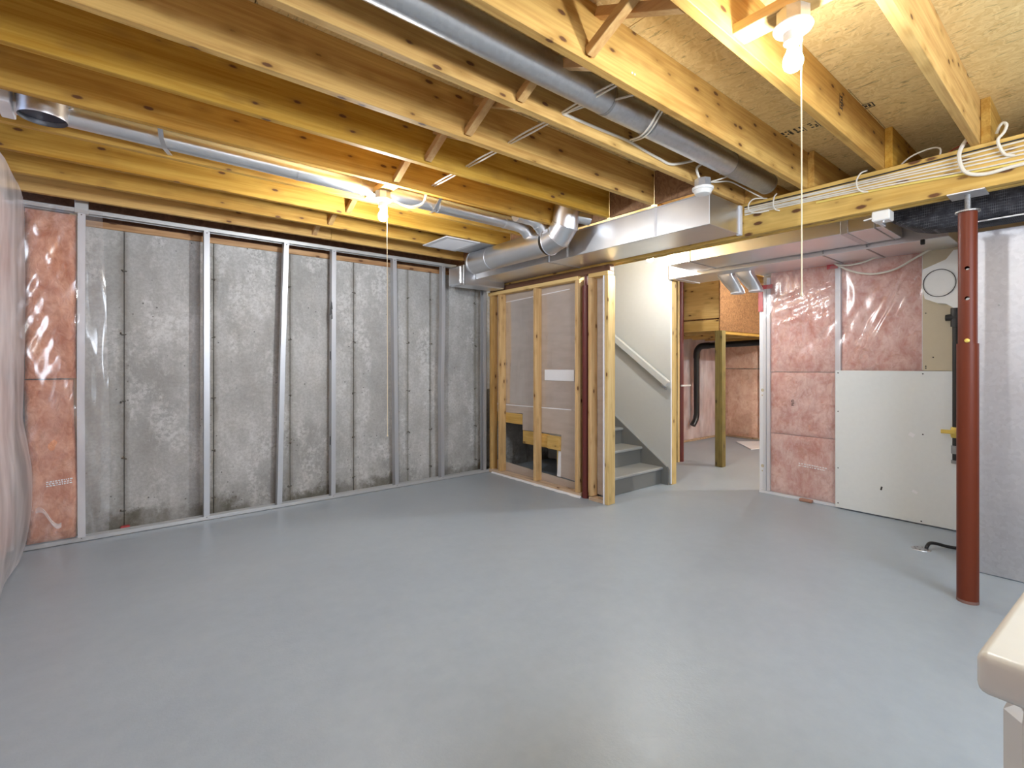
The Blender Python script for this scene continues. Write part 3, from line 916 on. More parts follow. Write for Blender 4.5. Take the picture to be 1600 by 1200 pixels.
def printed(par, pts, mat, label):
    g = G()
    for b in pts: g.box(*b)
    obj('printed_mark', g, mat, par, label=label)
R4 = random.Random(5)
q = []
for row, z in enumerate((0.345, 0.325)):
    y = 1.86
    while y > 1.64:
        w = R4.uniform(0.006, 0.018)
        q.append((XR - 0.022, XR - 0.021, y - w, y, z - (1.86 - y) * 0.05, z + 0.009 - (1.86 - y) * 0.05)); y -= w + R4.uniform(0.004, 0.01)
printed(wr, q, PAPER, 'faint white print line across the insulation')
q = []
for a in range(3):
    for b in range(4):
        q.append((XR - 0.022, XR - 0.021, 1.90 + a * 0.009, 1.906 + a * 0.009, 0.885 + b * 0.016, 0.885 + b * 0.016 + R4.uniform(0.006, 0.013)))
printed(wr, q, INK, 'small dark print on the insulation')
q = []
for row in range(3):
    x = -0.36
    while x < -0.235:
        w = R4.uniform(0.005, 0.014)
        q.append((x, x + w, STUD_Y - 0.034, STUD_Y - 0.033, 0.455 - row * 0.014 + (x + 0.36) * 0.08, 0.463 - row * 0.014 + (x + 0.36) * 0.08)); x += w + 0.005
printed(wb, q, PAPER, 'faint white print on the lower batt')
# the cable swagged over the film
tag(obj('swagged_cable', G().tube(spline([(4.955, 1.56, 2.17), (4.955, 1.46, 2.10), (4.955, 1.36, 2.055), (4.955, 1.25, 2.035), (4.955, 1.12, 2.055), (4.955, 1.0, 2.12), (4.955, 0.90, 2.175)]), 0.008, 8), CABLE_W, smooth=True),
    'pale cable swagged across the top of pink insulation', 'cable')
tag(obj('swagged_cable', G().tube(spline([(4.94, 1.54, 2.155), (4.94, 1.46, 2.135), (4.94, 1.36, 2.14), (4.94, 1.26, 2.165), (4.94, 1.2, 2.185)]), 0.007, 8), CABLE_W, smooth=True),
    'short pale cable looping above the longer swagged cable', 'cable')

# ------------------------------------------------------------------ far room
wfr = thing('wall_far', (XFAR, 3.0, 0), 'far right wall of pink insulation seen through the opening', None, kind='structure')
obj('backing', G().box(XFAR + 0.1, XFAR + 0.2, YB, 5.1, 0, JT), CONC, wfr)
for i in range(6):
    y1 = 4.40 - i * 0.6
    for (z0, z1) in ((0.03, 1.2), (1.21, 2.6)):
        batt('insulation_batt', (lambda y1, z0, z1: lambda u, v: (XFAR, y1 - 0.59 * u, z0 + (z1 - z0) * v))(y1, z0, z1), 12, 16, 60.0 + i + z0, 0.03, 0.09, (1, 0, 0), PINK_FAR, wfr)
obj('sheathing', G().box(XFAR + 0.02, XFAR + 0.09, YB, 0.80, 0, JT), DRY_B, wfr)
obj('bottom_track', G().box(XFAR - 0.03, XFAR + 0.06, 0.8, 4.42, 0.001, 0.03, 0.003), WPLATE, wfr)
wfb = thing('wall_far_back', (7.0, 4.46, 0), 'far back wall of pale pink insulation beyond the timber post', None, kind='structure')
obj('backing', G().box(4.7, 8.7, 4.62, 4.72, 0, JT), CONC, wfb)
for i in range(6):
    x1 = 8.46 - i * 0.6
    for (z0, z1) in ((0.03, 1.2), (1.21, 2.6)):
        batt('insulation_batt', (lambda x1, z0, z1: lambda u, v: (x1 - 0.59 * u, 4.50, z0 + (z1 - z0) * v))(x1, z0, z1), 12, 16, 80.0 + i + z0, 0.02, 0.08, (0, 1, 0), PINK, wfb)
    obj('stud', G().box(x1 - 0.012, x1 + 0.012, 4.47, 4.52, 0.03, 2.6, 0.002), STUD_WHITE, wfb)
sheet('vapour_barrier', lambda u, v: (5.0 + 3.46 * u, 4.455 + 0.012 * fold((5 + 3.46 * u, 0, 2.4 * v), (4, 1, 1), 4.0), 0.02 + 2.5 * v), 60, 20, FILM_HAZY, wfb)
obj('bottom_track', G().box(5.0, 8.47, 4.42, 4.50, 0.001, 0.03, 0.003), WPLATE, wfb)

# lowered landing framing carried by an old post
ld = thing('lowered_landing', (6.6, 3.8, 1.68), 'lowered landing framing with chipboard side beyond the opening', 'landing')
obj('rim_joist', G().box(5.85, 5.89, 3.10, 4.38, 1.70, 1.84, 0.003), WY, ld)
obj('side_panel', G().box(5.86, 5.88, 3.10, 4.38, 1.86, 2.41, 0.002), WY, ld)
obj('chipboard_panel', G().box(5.85, 8.4, 3.085, 3.099, 1.70, 2.41, 0.001), OSB_F, ld)
obj('skirt_board', G().box(5.89, 8.4, 3.10, 3.14, 1.66, 1.84, 0.003), WX, ld)
for i in range(6):
    x = 6.2 + i * 0.4
    obj('joist', G().box(x, x + 0.038, 3.14, 4.38, 1.68, 1.84, 0.003), WY, ld)
obj('deck_board', G().box(5.89, 8.4, 3.14, 4.38, 1.84, 1.86, 0.002), OSB_F, ld)
tag(obj('timber_post', G().box(5.845, 5.935, 3.055, 3.15, 0.0, 1.699, 0.004), WOLD),
    'old olive brown timber post under the lowered landing corner', 'post')
tag(obj('timber_upright', G().box(5.70, 5.74, 3.575, 3.665, 0.0, 2.41, 0.003), WZL),
    'yellow timber upright beside the dark red far post', 'post')
tag(obj('steel_post', G().tube([(5.855, 3.61, 0.0), (5.855, 3.61, 1.86)], 0.042, 20) if False else G().tube([(5.80, 3.60, 0.0), (5.80, 3.60, 2.41)], 0.040, 20), RED_STAIN, smooth=True),
    'dark red steel post in the far room beside the yellow upright', 'post')
ab = thing('drain_pipe', (7.5, 4.0, 0.3), 'black plastic drain pipe turning down the far wall', 'pipe')
obj('pipe', G().tube([(7.5, 2.6, 1.625), (7.5, 4.15, 1.585)], 0.047, 16), BLACK, ab, smooth=True)
obj('elbow', G().tube(spline([(7.5, 4.13, 1.585), (7.5, 4.28, 1.575), (7.5, 4.35, 1.50), (7.5, 4.36, 1.38)]), 0.054, 16), BLACK, ab, smooth=True)
obj('pipe', G().tube([(7.5, 4.36, 1.40), (7.5, 4.36, 0.45), (7.47, 4.36, 0.36), (7.40, 4.37, 0.28)], 0.047, 16), BLACK, ab, smooth=True)
tag(obj('water_pipe', G().tube([(5.74, 3.55, 1.0), (5.95, 3.55, 1.0)], 0.012, 8), WHITE_PL, smooth=True), 'thin white pipe crossing beside the far red post', 'pipe')
rs = thing('red_standpipe', (8.3, 3.55, 0.0), 'red standpipe with side knob on a black foot', 'pipe')
obj('body', G().lathe((8.30, 3.575, 0.28), [(0.05, 0), (0.06, 0.02), (0.06, 0.30), (0.045, 0.36), (0.03, 0.38)], 16), RED_PAINT, rs, smooth=True)
obj('knob', G().lathe((8.24, 3.60, 0.48), [(0.02, 0), (0.02, 0.02), (0.04, 0.03), (0.04, 0.05)], 12, (-0.5, 0.86, 0)), RED_PAINT, rs, smooth=True)
obj('foot', G().lathe((8.30, 3.575, 0.0), [(0.04, 0), (0.035, 0.28)], 12), BLACK, rs, smooth=True)
tag(obj('floor_patch', G().poly([(7.95, 3.92, 0.001), (7.4, 3.42, 0.001), (8.0, 3.25, 0.001), (8.4, 3.6, 0.001)], (0, 0, 1), 0.012), PAPER),
    'flat white patch on the far room floor by the wall', 'sheet')  # thin white four-sided slab laid on the floor

# ------------------------------------------------------------------ adjustable red post under the beam
sp = thing('steel_post', (3.557, 0.492, 0), 'red brown adjustable steel post with pin holes under the beam', 'post')
PX, PY = 3.557, 0.492
obj('outer_tube', G().tube([(PX, PY, 0.0), (PX, PY, 1.385)], 0.0455, 32), POST_RED, sp, smooth=True)
it = obj('inner_tube', G().tube([(PX, PY, 1.384), (PX, PY, 2.092)], 0.0395, 40), POST_RED, sp, smooth=True)
to_cam = Vector((-PX, -PY, 0)).normalized()
ax = (to_cam + Vector((-0.05, 0.06, 0))).normalized()
cg = G()
for z in (1.625, 1.785):
    cg.tube([Vector((PX, PY, z)) - ax * 0.09, Vector((PX, PY, z)) + ax * 0.09], 0.0105, 16)
cut = obj('cutter', cg, BLACK)
shell = it.data
# hollow the tube and bore the pin holes
g = G(); g.tube([(PX, PY, 1.385), (PX, PY, 2.091)], 0.0355, 40)
inner = obj('cutter', g, BLACK)
for c in (inner, cut):
    md = it.modifiers.new('bore', 'BOOLEAN'); md.operation = 'DIFFERENCE'; md.object = c; md.solver = 'EXACT'
dg = bpy.context.evaluated_depsgraph_get()
nm = bpy.data.meshes.new_from_object(it.evaluated_get(dg))
it.modifiers.clear(); it.data = nm
for c in (inner, cut): bpy.data.objects.remove(c)
obj('pin', G().lathe(Vector((PX, PY, 1.40)) + ax * 0.038, [(0.011, 0), (0.011, 0.006), (0.007, 0.009)], 12, tuple(ax)), BRASS, sp, smooth=True)
obj('collar', G().lathe((PX, PY, 2.088), [(0.052, 0), (0.052, 0.008)], 24), GALV_OLD, sp)
g = G()
n = 26
obj('screw_jack', g.lathe((PX, PY, 2.094), [(0.0125 + 0.0012 * (i % 2), 0.0035 * i) for i in range(n)], 14), GALV_OLD, sp)
obj('top_plate', G().box(PX - 0.07, PX + 0.07, PY - 0.075, PY + 0.075, 2.1815, 2.189, 0.001), GALV_DULL, sp)
obj('chipped_foot', G().lathe((PX, PY, 0.0), [(0.0462, 0), (0.0466, 0.008), (0.0458, 0.016)], 24), flat('bare_scuffed_steel', (0.22, 0.12, 0.10), 0.6), sp)

# ------------------------------------------------------------------ bare bulb fixtures
def bulb(loc, key, label, cord=None, box_up=True, mount=None):
    """loc = underside of mounting box; parts hang below"""
    x, y, z = loc
    t = thing('bulb_fixture', (x, y, z - 0.2), label, 'light')
    g = G().lathe((x, y, z - 0.045), [(0.050, 0), (0.052, 0.002), (0.052, 0.045)], 8)
    obj('octagon_box', g, GALV_DULL, t)
    obj('lampholder', G().lathe((x, y, z - 0.105), [(0.020, 0), (0.028, 0.004), (0.030, 0.035), (0.056, 0.045), (0.060, 0.052), (0.058, 0.058)], 24), WHITE_PL, t, smooth=True)
    em = mat_emit('lit_bulb_' + key, BULB_TINT, BULB[key])
    obj('lamp_bulb', G().lathe((x, y, z - 0.195), [(0.006, 0.0), (0.018, 0.004), (0.026, 0.013), (0.030, 0.026), (0.030, 0.036), (0.026, 0.052), (0.018, 0.068), (0.014, 0.09)], 24), em, t, smooth=True)
    if cord:
        cx, cy, z1 = cord
        g = G().tube([(cx, cy, z - 0.075), (cx + 0.002, cy, (z + z1) / 2), (cx + 0.003, cy, z1)], 0.0022, 6)
        g.lathe((cx + 0.003, cy, z1 - 0.012), [(0.004, 0), (0.0055, 0.006), (0.003, 0.014)], 8)
        obj('pull_cord', g, STRING, t)
    return t

bulb((1.405, 3.10, 2.432), 'main', 'lit bare bulb with long pull cord before the concrete wall', (1.428, 3.085, 0.80))
bulb((1.735, 0.665, 2.432), 'near', 'lit bare bulb nearest the viewer, its cord hanging before the beam', (1.735, 0.64, 1.505))
bulb((3.83, 2.69, 2.415), 'hall', 'lit bare bulb over the foot of the stairs', (3.83, 2.715, 2.25))
bulb((5.9, 2.46, 2.40), 'far', 'lit bare bulb in the far room just behind the drywall', None)
bulb((7.4, 0.55, 2.40), 'end', 'unseen bulb added to brighten the far room walls', None)  # extra lamp out of view, added to lift the far insulated walls
for (x, y, z, ya, yb) in ((1.405, 3.10, 2.433, 2.92, 3.32), (1.735, 0.665, 2.433, 0.48, 0.85), (3.83, 2.69, 2.416, 2.47, 2.90), (5.9, 2.46, 2.401, 2.10, 2.48), (7.4, 0.55, 2.401, 0.42, 0.83)):
    obj('blocking', G().box(x - 0.045, x + 0.045, ya, yb, z, z + 0.038, 0.003), WY, ceil)

# ------------------------------------------------------------------ alarm and socket
al = thing('smoke_alarm', (2.845, 1.60, 2.33), 'white round smoke alarm on a metal box below a joist', 'alarm')
obj('octagon_box', G().lathe((2.845, 1.612, 2.375), [(0.048, 0), (0.050, 0.002), (0.050, 0.05)], 8), GALV_DULL, al)
obj('alarm_body', G().lathe((2.845, 1.612, 2.330), [(0.036, 0), (0.046, 0.003), (0.052, 0.016), (0.056, 0.026), (0.062, 0.028), (0.064, 0.042), (0.060, 0.045)], 28), WHITE_PL, al, smooth=True)
sk = thing('keyless_socket', (3.57, 0.87, 2.12), 'small white junction box under the beam', 'junction box')
obj('cover', G().box(3.525, 3.615, 0.825, 0.915, 2.128, 2.188, 0.006), WHITE_PL, sk)
obj('clip', G().board((3.53, 0.915, 2.15), (3.53, 0.955, 2.145), 0.012, 0.008, (0, 0, 1), 0.002), WHITE_PL, sk)
obj('test_button', G().lathe((3.55, 0.86, 2.118), [(0.004, 0), (0.006, 0.01)], 8), GALV_DULL, sk)

# ------------------------------------------------------------------ rectangular main duct
md_ = thing('main_duct', (3.26, 3.1, 2.2), 'rectangular galvanised main duct along the near side of the beam', 'duct')
MX0, MX1, MZ0, MZ1, MY0, MY1 = 3.058, 3.470, 2.203, 2.412, 1.684, 4.38
segs = [1.684, 3.23, 4.38]
for i in range(2):
    obj('duct_section', G().box(MX0, MX1, segs[i] + 0.001, segs[i + 1] - 0.001, MZ0, MZ1, 0.003), GALV, md_)
obj('seam_strip', G().box(MX0 - 0.006, MX1, 3.222, 3.240, MZ0 - 0.005, MZ1, 0.001), GALV_DULL, md_)
obj('hanger_strap', G().box(MX0 - 0.003, MX0 - 0.0005, 2.09, 2.112, MZ0 - 0.002, MZ1 + 0.012, 0.0), STUD_WHITE, md_)
g = G(); g.box(MX1 - 0.012, MX1 + 0.022, MY0 - 0.010, MY0 + 0.02, MZ0 - 0.006, MZ1 - 0.004, 0.002)
obj('end_flange', g, STUD_WHITE, md_)
obj('top_flange', G().box(MX0 - 0.004, MX0 + 0.03, MY0, MY1, MZ1 - 0.002, MZ1 + 0.006, 0.001), GALV_DULL, md_)
obj('end_box', G().box(2.86, 3.47, 4.385, 4.62, 2.135, 2.335, 0.012), GALV, md_)
obj('seam_strip', G().box(2.90, 2.925, 4.378, 4.63, 2.128, 2.342, 0.002), GALV_DULL, md_)

# ------------------------------------------------------------------ round duct with elbow and take-offs
rd = thing('round_duct', (2.84, 3.5, 2.2), 'large round galvanised duct with gored elbow under the joists', 'duct')
RR = 0.108
AX, AZ = 2.845, 2.305
obj('pipe', G().tube([(AX, 4.10, AZ), (AX, 3.02, AZ)], RR, 32), GALV_PIPE, rd, smooth=True)
obj('crimp_band', G().tube([(AX, 3.80, AZ), (AX, 3.79, AZ)], RR + 0.004, 32), GALV_PIPE, rd, smooth=True)
obj('end_cap', G().lathe((AX, 4.10, AZ), [(RR + 0.004, -0.02), (RR + 0.004, 0.0), (RR - 0.012, 0.03), (RR - 0.05, 0.04)], 32, (0, 1, 0)), GALV_PIPE, rd, smooth=True)
# four gores turning upward
cen = Vector((AX, 2.985, AZ + 0.20)); rad = 0.20
def arc(a): return Vector((AX, cen.y - rad * math.sin(a), cen.z - rad * math.cos(a)))
ang = [0, math.radians(15), math.radians(45), math.radians(75), math.radians(90)]
pts = [Vector((AX, 3.02, AZ))]
corner = []
for i in range(4):
    a0, a1 = ang[i], ang[i + 1]
for i, (a0, a1) in enumerate(((0, 30), (30, 60), (60, 90))):
    p0, p1 = arc(math.radians(a0)), arc(math.radians(a1))
    if i == 2: p1 = p1 + Vector((0, 0, 0.05))
    # mitred ring ends: circles lying in the radial planes
    g = G(); base = 0; N = 32
    for (p, a) in ((p0, a0), (p1, a1)):
        ar = math.radians(a)
        rdir = Vector((0, -math.sin(ar), -math.cos(ar)))
        for k in range(N):
            t = 2 * math.pi * k / N
            g.v.append(tuple(p + Vector((1, 0, 0)) * RR * math.cos(t) + rdir * RR * 1.02 * math.sin(t)))
    for k in range(N):
        g.f.append([k, (k + 1) % N, N + (k + 1) % N, N + k])
    obj('elbow_gore', g, GALV_PIPE, rd, smooth=True)
    rb = G(); ar = math.radians(a0); pc = arc(ar)
    rdir = Vector((0, -math.sin(ar), -math.cos(ar)))
    rb.tube([pc + Vector((1, 0, 0)) * (RR + 0.002) * math.cos(2 * math.pi * k / 32) + rdir * (RR + 0.004) * math.sin(2 * math.pi * k / 32) for k in range(33)], 0.004, 6, cap=False)
    obj('seam_ring', rb, GALV_PIPE, rd, smooth=True)
# small branches on its upper side
for (y, x1, z1) in ((3.20, 2.52, 2.463), (3.02, 2.50, 2.475)):
    pth = spline([(2.835, y, 2.33), (2.795, y, 2.395), (2.75, y, 2.440), (2.69, y, z1 - 0.004), (2.60, y, z1), (x1, y, z1)], 4)
    obj('branch_elbow', G().tube(pth, 0.055, 20), GALV_PIPE, rd, smooth=True)
    obj('collar', G().tube([(2.816, y, 2.362), (2.800, y, 2.388)], 0.060, 20), GALV_PIPE, rd, smooth=True)
    obj('seam_ring', G().tube([(2.752, y, 2.438), (2.744, y, 2.444)], 0.0575, 20), GALV_PIPE, rd, smooth=True)
obj('stub_collar', G().tube([(2.90, 2.76, 2.48), (3.02, 2.70, 2.46)], 0.05, 20), GALV_PIPE, rd, smooth=True)

lp = thing('branch_pipe', (1.0, 3.18, 2.42), 'long galvanised branch pipe between joists beside the lit bulb', 'pipe')
for (a, b) in ((-0.6, 0.9), (0.9, 1.30), (1.30, 1.9), (1.9, 2.53)):
    za, zb = 2.482 - (a + 0.6) * 0.006, 2.482 - (b + 0.6) * 0.006
    obj('pipe_section', G().tube([(a, 3.20, za), (b, 3.20, zb)], 0.052, 24), GALV_PIPE, lp, smooth=True)
    obj('joint_band', G().tube([(b - 0.02, 3.20, zb), (b + 0.006, 3.20, zb)], 0.0545, 24), GALV_PIPE, lp, smooth=True)
bt = thing('boot_collar', (-0.25, 3.10, 2.41), 'ribbed round vent collar open to the room at top left', 'vent')
g = G()
N = 32; prof = []
for i in range(9):
    prof.append((0.086 + 0.002 * (i % 2), 0.012 * i))
bx, by, bz = -0.25, 3.09, 2.395
for r_, h_ in prof:
    for k in range(N):
        g.v.append((bx + r_ * math.cos(2 * math.pi * k / N), by + r_ * math.sin(2 * math.pi * k / N), bz + h_))
for i in range(len(prof) - 1):
    for k in range(N):
        g.f.append([i * N + k, i * N + (k + 1) % N, (i + 1) * N + (k + 1) % N, (i + 1) * N + k])
obj('collar', g, GALV_PIPE, bt, smooth=True)
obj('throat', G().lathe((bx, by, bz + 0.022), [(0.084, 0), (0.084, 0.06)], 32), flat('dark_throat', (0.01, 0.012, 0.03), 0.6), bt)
obj('saddle', G().box(bx - 0.10, bx + 0.10, by - 0.05, by + 0.16, bz + 0.10, bz + 0.145, 0.01), GALV_PIPE, bt)
obj('strap', G().box(bx - 0.155, bx - 0.105, by - 0.03, by + 0.18, 2.425, 2.535, 0.004), STUD_WHITE, bt)

gp = thing('short_pipe', (2.6, 1.5, 2.43), 'dull galvanised pipe between joists leading to the beam', 'pipe')
for (a, b, r) in ((0.2, 1.78, 0.068), (1.78, 2.10, 0.066), (2.10, 2.93, 0.068), (2.93, 3.46, 0.066)):
    obj('pipe_section', G().tube([(a, 1.49, 2.50), (b, 1.49, 2.505)], r, 24), GALV_OLD if a > 2.9 else GALV_DULL, gp, smooth=True)
    obj('joint_band', G().tube([(b - 0.015, 1.49, 2.505), (b, 1.49, 2.505)], r + 0.0025, 24), GALV_OLD, gp, smooth=True)

# return grille and panned joist bay
gr = thing('return_grille', (2.47, 3.95, JB - 0.012), 'pale louvred return grille fitted between ceiling joists', 'grille')
g = G()
gy0, gy1, gx0, gx1, gz = 3.735, 4.165, 2.29, 2.66, JB - 0.012
for (a, b, c, d) in ((gx0, gx1, gy0, gy0 + 0.04), (gx0, gx1, gy1 - 0.04, gy1), (gx0, gx0 + 0.04, gy0 + 0.04, gy1 - 0.04), (gx1 - 0.04, gx1, gy0 + 0.04, gy1 - 0.04)):
    g.box(a, b, c, d, gz, gz + 0.010, 0.002)
obj('frame', g, STUD_WHITE, gr)
for i in range(14):
    y = gy0 + 0.055 + i * 0.0245
    obj('slat', G().board((gx0 + 0.04, y, gz + 0.006), (gx1 - 0.04, y, gz + 0.006), 0.018, 0.002, (0, 0.6, 0.8), 0.0), STUD_WHITE, gr)
obj('damper', G().box(gx0 + 0.05, gx1 - 0.05, gy0 + 0.05, gy1 - 0.05, gz + 0.030, gz + 0.034), GALV_OLD, gr)
tag(obj('joist_pan', G().box(2.665, 2.99, 3.74, 4.16, JB - 0.006, JB - 0.001, 0.0), GALV_DULL), 'galvanised pan sheet closing the bay beside the return grille', 'duct')

# ------------------------------------------------------------------ ducts on the far side of the beam
da = thing('hall_duct', (4.24, 1.6, 2.2), 'wide galvanised duct behind the beam with joint straps', 'duct')
for (a, b) in ((0.975, 1.02), (1.02, 2.40), (2.40, 2.63)):
    obj('duct_section', G().box(4.01, 4.475, a + 0.001, b - 0.001, 2.20, 2.412, 0.003), GALV, da)
for y in (1.02, 1.20, 2.40):
    obj('seam_strip', G().box(4.002, 4.475, y - 0.004 if y != 1.20 else y - 0.022, y + 0.004 if y != 1.20 else y + 0.022, 2.195, 2.415, 0.001), GALV_OLD if y != 1.20 else GALV_DULL, da)
db = thing('lower_duct', (4.75, 1.8, 2.16), 'long galvanised duct hung lower above the pink insulation', 'duct')
for (a, b) in ((0.72, 1.50), (1.50, 2.94)):
    obj('duct_section', G().box(4.515, 4.985, a + 0.001, b - 0.001, 2.168, 2.40, 0.003), GALV_LOW, db)
for y in (1.20, 1.50, 2.86):
    obj('seam_strip', G().box(4.509, 4.985, y - 0.006, y + 0.006, 2.163, 2.40, 0.001), GALV_OLD if y < 2 else STUD_WHITE, db)
obj('reflection_plate', G().box(4.5105, 4.5145, 2.645, 2.93, 2.169, 2.40), STUD_WHITE, db)  # pale plate standing in for lamp light reflected off the duct side
obj('corner_flange', G().box(4.508, 4.53, 2.93, 2.946, 2.166, 2.40, 0.002), GALV_LOW, db)
obj('edge_rail', G().box(4.505, 4.515, 0.72, 2.40, 2.166, 2.180, 0.002), GALV_LOW, db)
obj('clamp', G().box(4.50, 4.52, 0.85, 0.875, 2.135, 2.172, 0.003), IRON, db)

for i, (y, lab) in enumerate(((2.43, 'galvanised wall boot nearer the cream stair wall'), (2.25, 'galvanised wall boot nearer the white corner stud'))):
    wt = thing('wall_boot', (5.1, y, 1.98), lab, 'duct', 'pair of wall boots below the lower duct')
    g = G()
    N = 28
    for j, (dx, dy, z, hw, hd, e) in enumerate(((0, 0, 2.179, 0.078, 0.050, 0.3), (0.0, 0, 2.15, 0.078, 0.050, 0.35), (0.045, -0.035, 2.07, 0.074, 0.052, 0.6), (0.085, -0.065, 2.005, 0.066, 0.056, 0.9), (0.088, -0.068, 1.985, 0.064, 0.055, 1.0))):
        for k in range(N):
            t = 2 * math.pi * (k + 0.5) / N
            c_, s_ = math.cos(t), math.sin(t)
            g.v.append((4.74 + dx + math.copysign(abs(s_) ** e, s_) * hd, y + dy + math.copysign(abs(c_) ** e, c_) * hw, z))
    for j in range(4):
        for k in range(N):
            g.f.append([j * N + k, j * N + (k + 1) % N, (j + 1) * N + (k + 1) % N, (j + 1) * N + k])
    g.f.append([4 * N + k for k in range(N)])
    obj('boot', g, GALV_PIPE, wt, smooth=True)
    obj('crimp', G().lathe((4.828, y - 0.068, 1.978), [(0.060, 0), (0.068, 0.004), (0.066, 0.012)], 24), STUD_WHITE, wt, smooth=True)

# insulated black duct and the big sheet metal plenum
fx = thing('insulated_duct', (3.98, 0.2, 2.09), 'black thread faced insulated duct behind the red post', 'duct')
g = G()
prof_y = [(-1.30, 0), (0.60, 0), (0.72, 0.01), (0.80, 0.035), (0.88, 0.085), (0.95, 0.14)]
N = 20
def ring(y, up):
    z0, z1 = 2.095 + up, 2.405
    x0, x1 = 3.86 + up * 0.2, 4.12
    out = []
    for k in range(N):
        t = 2 * math.pi * (k + 0.5) / N
        c_, s_ = math.cos(t), math.sin(t); e = 0.35
        out.append(((x0 + x1) / 2 + math.copysign(abs(c_) ** e, c_) * (x1 - x0) / 2, y, (z0 + z1) / 2 + math.copysign(abs(s_) ** e, s_) * (z1 - z0) / 2))
    return out
for (y, up) in prof_y: g.v += ring(y, up)
for j in range(len(prof_y) - 1):
    for k in range(N):
        g.f.append([j * N + k, j * N + (k + 1) % N, (j + 1) * N + (k + 1) % N, (j + 1) * N + k])
g.f.append(list(range(N))); g.f.append([(len(prof_y) - 1) * N + k for k in range(N)])
obj('sleeve', g, LINER, fx, smooth=True)
obj('edge_angle', G().box(3.852, 3.862, -1.3, 0.50, 2.091, 2.099, 0.001), GALV_DULL, fx)
obj('end_flange', G().box(3.78, 3.98, 0.95, 0.972, 2.19, 2.41, 0.003), STUD_WHITE, fx)
pl = thing('plenum', (4.5, -0.3, 0), 'tall galvanised sheet metal plenum behind the red post', 'duct')
obj('side_sheet', G().box(4.105, 4.93, -1.30, 0.535, 0.002, 2.085, 0.004), GALV_BRIGHT, pl)
obj('corner_seam', G().box(4.098, 4.125, 0.528, 0.545, 0.002, 2.085, 0.002), STUD_WHITE, pl)
obj('screw', G().lathe((4.1045, 0.43, 1.63), [(0.006, 0), (0.004, 0.003)], 10, (-1, 0, 0)), GALV_DULL, pl)

# ------------------------------------------------------------------ white cover plate with wire loop, gas pipe, hose
cv = thing('white_cover', (4.93, 0.82, 1.7), 'white faceted plastic cover behind the red post', 'cover')
pts = [(0.938, 2.015), (0.80, 2.072), (0.757, 2.135), (0.62, 2.135), (0.62, 1.70), (0.757, 1.70), (0.80, 1.735), (0.85, 1.745), (0.925, 1.785), (0.945, 1.88)]
obj('cover_body', G().poly([(4.90, y, z) for y, z in pts], (1, 0, 0), 0.085), WHITE_PL, cv)
obj('wire_loop', G().tube([(4.896, 0.838 + 0.096 * math.cos(2 * math.pi * k / 40), 1.897 + 0.104 * math.sin(2 * math.pi * k / 40)) for k in range(41)], 0.0028, 6, cap=False), IRON, cv)
obj('raised_disc', G().lathe((4.8995, 0.838, 1.897), [(0.09, 0), (0.088, 0.0015)], 40, (-1, 0, 0)), WHITE_PL, cv)
gpz = thing('gas_pipe', (4.93, 0.75, 0.5), 'black iron gas pipe with yellow valve on the drywall', 'pipe')
GX, GY = 4.93, 0.752
obj('riser', G().tube([(GX, GY, 0.53), (GX, GY, 1.70)], 0.0165, 14), IRON, gpz, smooth=True)
obj('tee', G().tube([(GX, GY - 0.03, 1.63), (GX, GY + 0.055, 1.63)], [0.03, 0.024], 14).tube([(GX, GY, 1.56), (GX, GY, 1.70)], 0.027, 14), IRON, gpz, smooth=True)
for za, zb in ((0.60, 0.66), (0.525, 0.55)):
    obj('coupling', G().tube([(GX, GY, za), (GX, GY, zb)], 0.024, 8), GALV_OLD, gpz)
obj('valve_body', G().tube([(GX, GY, 0.72), (GX, GY, 0.735), (GX, GY, 0.785), (GX, GY, 0.80)], [0.024, 0.028, 0.028, 0.024], 8), BRASS, gpz)
obj('valve_handle', G().box(GX - 0.06, GX - 0.045, GY - 0.01, GY + 0.075, 0.752, 0.782, 0.004).tube([(GX - 0.05, GY, 0.767), (GX, GY, 0.767)], 0.01, 8), BRASS, gpz)
tag(obj('black_cable', G().tube(spline([(4.10, 0.60, 2.05), (4.09, 0.565, 2.045), (4.09, 0.538, 1.99), (4.092, 0.535, 1.85), (4.092, 0.54, 1.70), (4.094, 0.549, 1.60)]), 0.006, 8), CABLE_B, smooth=True),
    'black cable looping down beside the red post top', 'cable')
hs = thing('drain_hose', (4.4, 0.78, 0), 'black hose running into a floor drain by the drywall', 'hose')
obj('hose', G().tube(spline([(4.345, 0.812, 0.004), (4.35, 0.808, 0.022), (4.39, 0.80, 0.035), (4.43, 0.77, 0.030), (4.46, 0.72, 0.018), (4.50, 0.66, 0.014), (4.62, 0.58, 0.014), (4.80, 0.56, 0.016)]), 0.011, 10), BLACK, hs, smooth=True)
g = G().lathe((4.32, 0.835, 0.0005), [(0.055, 0), (0.053, 0.004), (0.03, 0.005)], 24)
obj('drain_cover', g, GALV_DULL, hs)
g = G()
for k in range(8):
    a = k * math.pi / 4
    g.lathe((4.32 + 0.035 * math.cos(a), 0.835 + 0.035 * math.sin(a), 0.0052), [(0.006, 0), (0.006, 0.0006)], 8)
obj('drain_hole', g, BLACK, hs)

# ------------------------------------------------------------------ cables
def cable(pts, r, mat, label, group=None, sub=6, n=8):
    o = obj('cable', G().tube(spline(pts, sub), r, n), mat, smooth=True)
    return tag(o, label, 'cable', group)

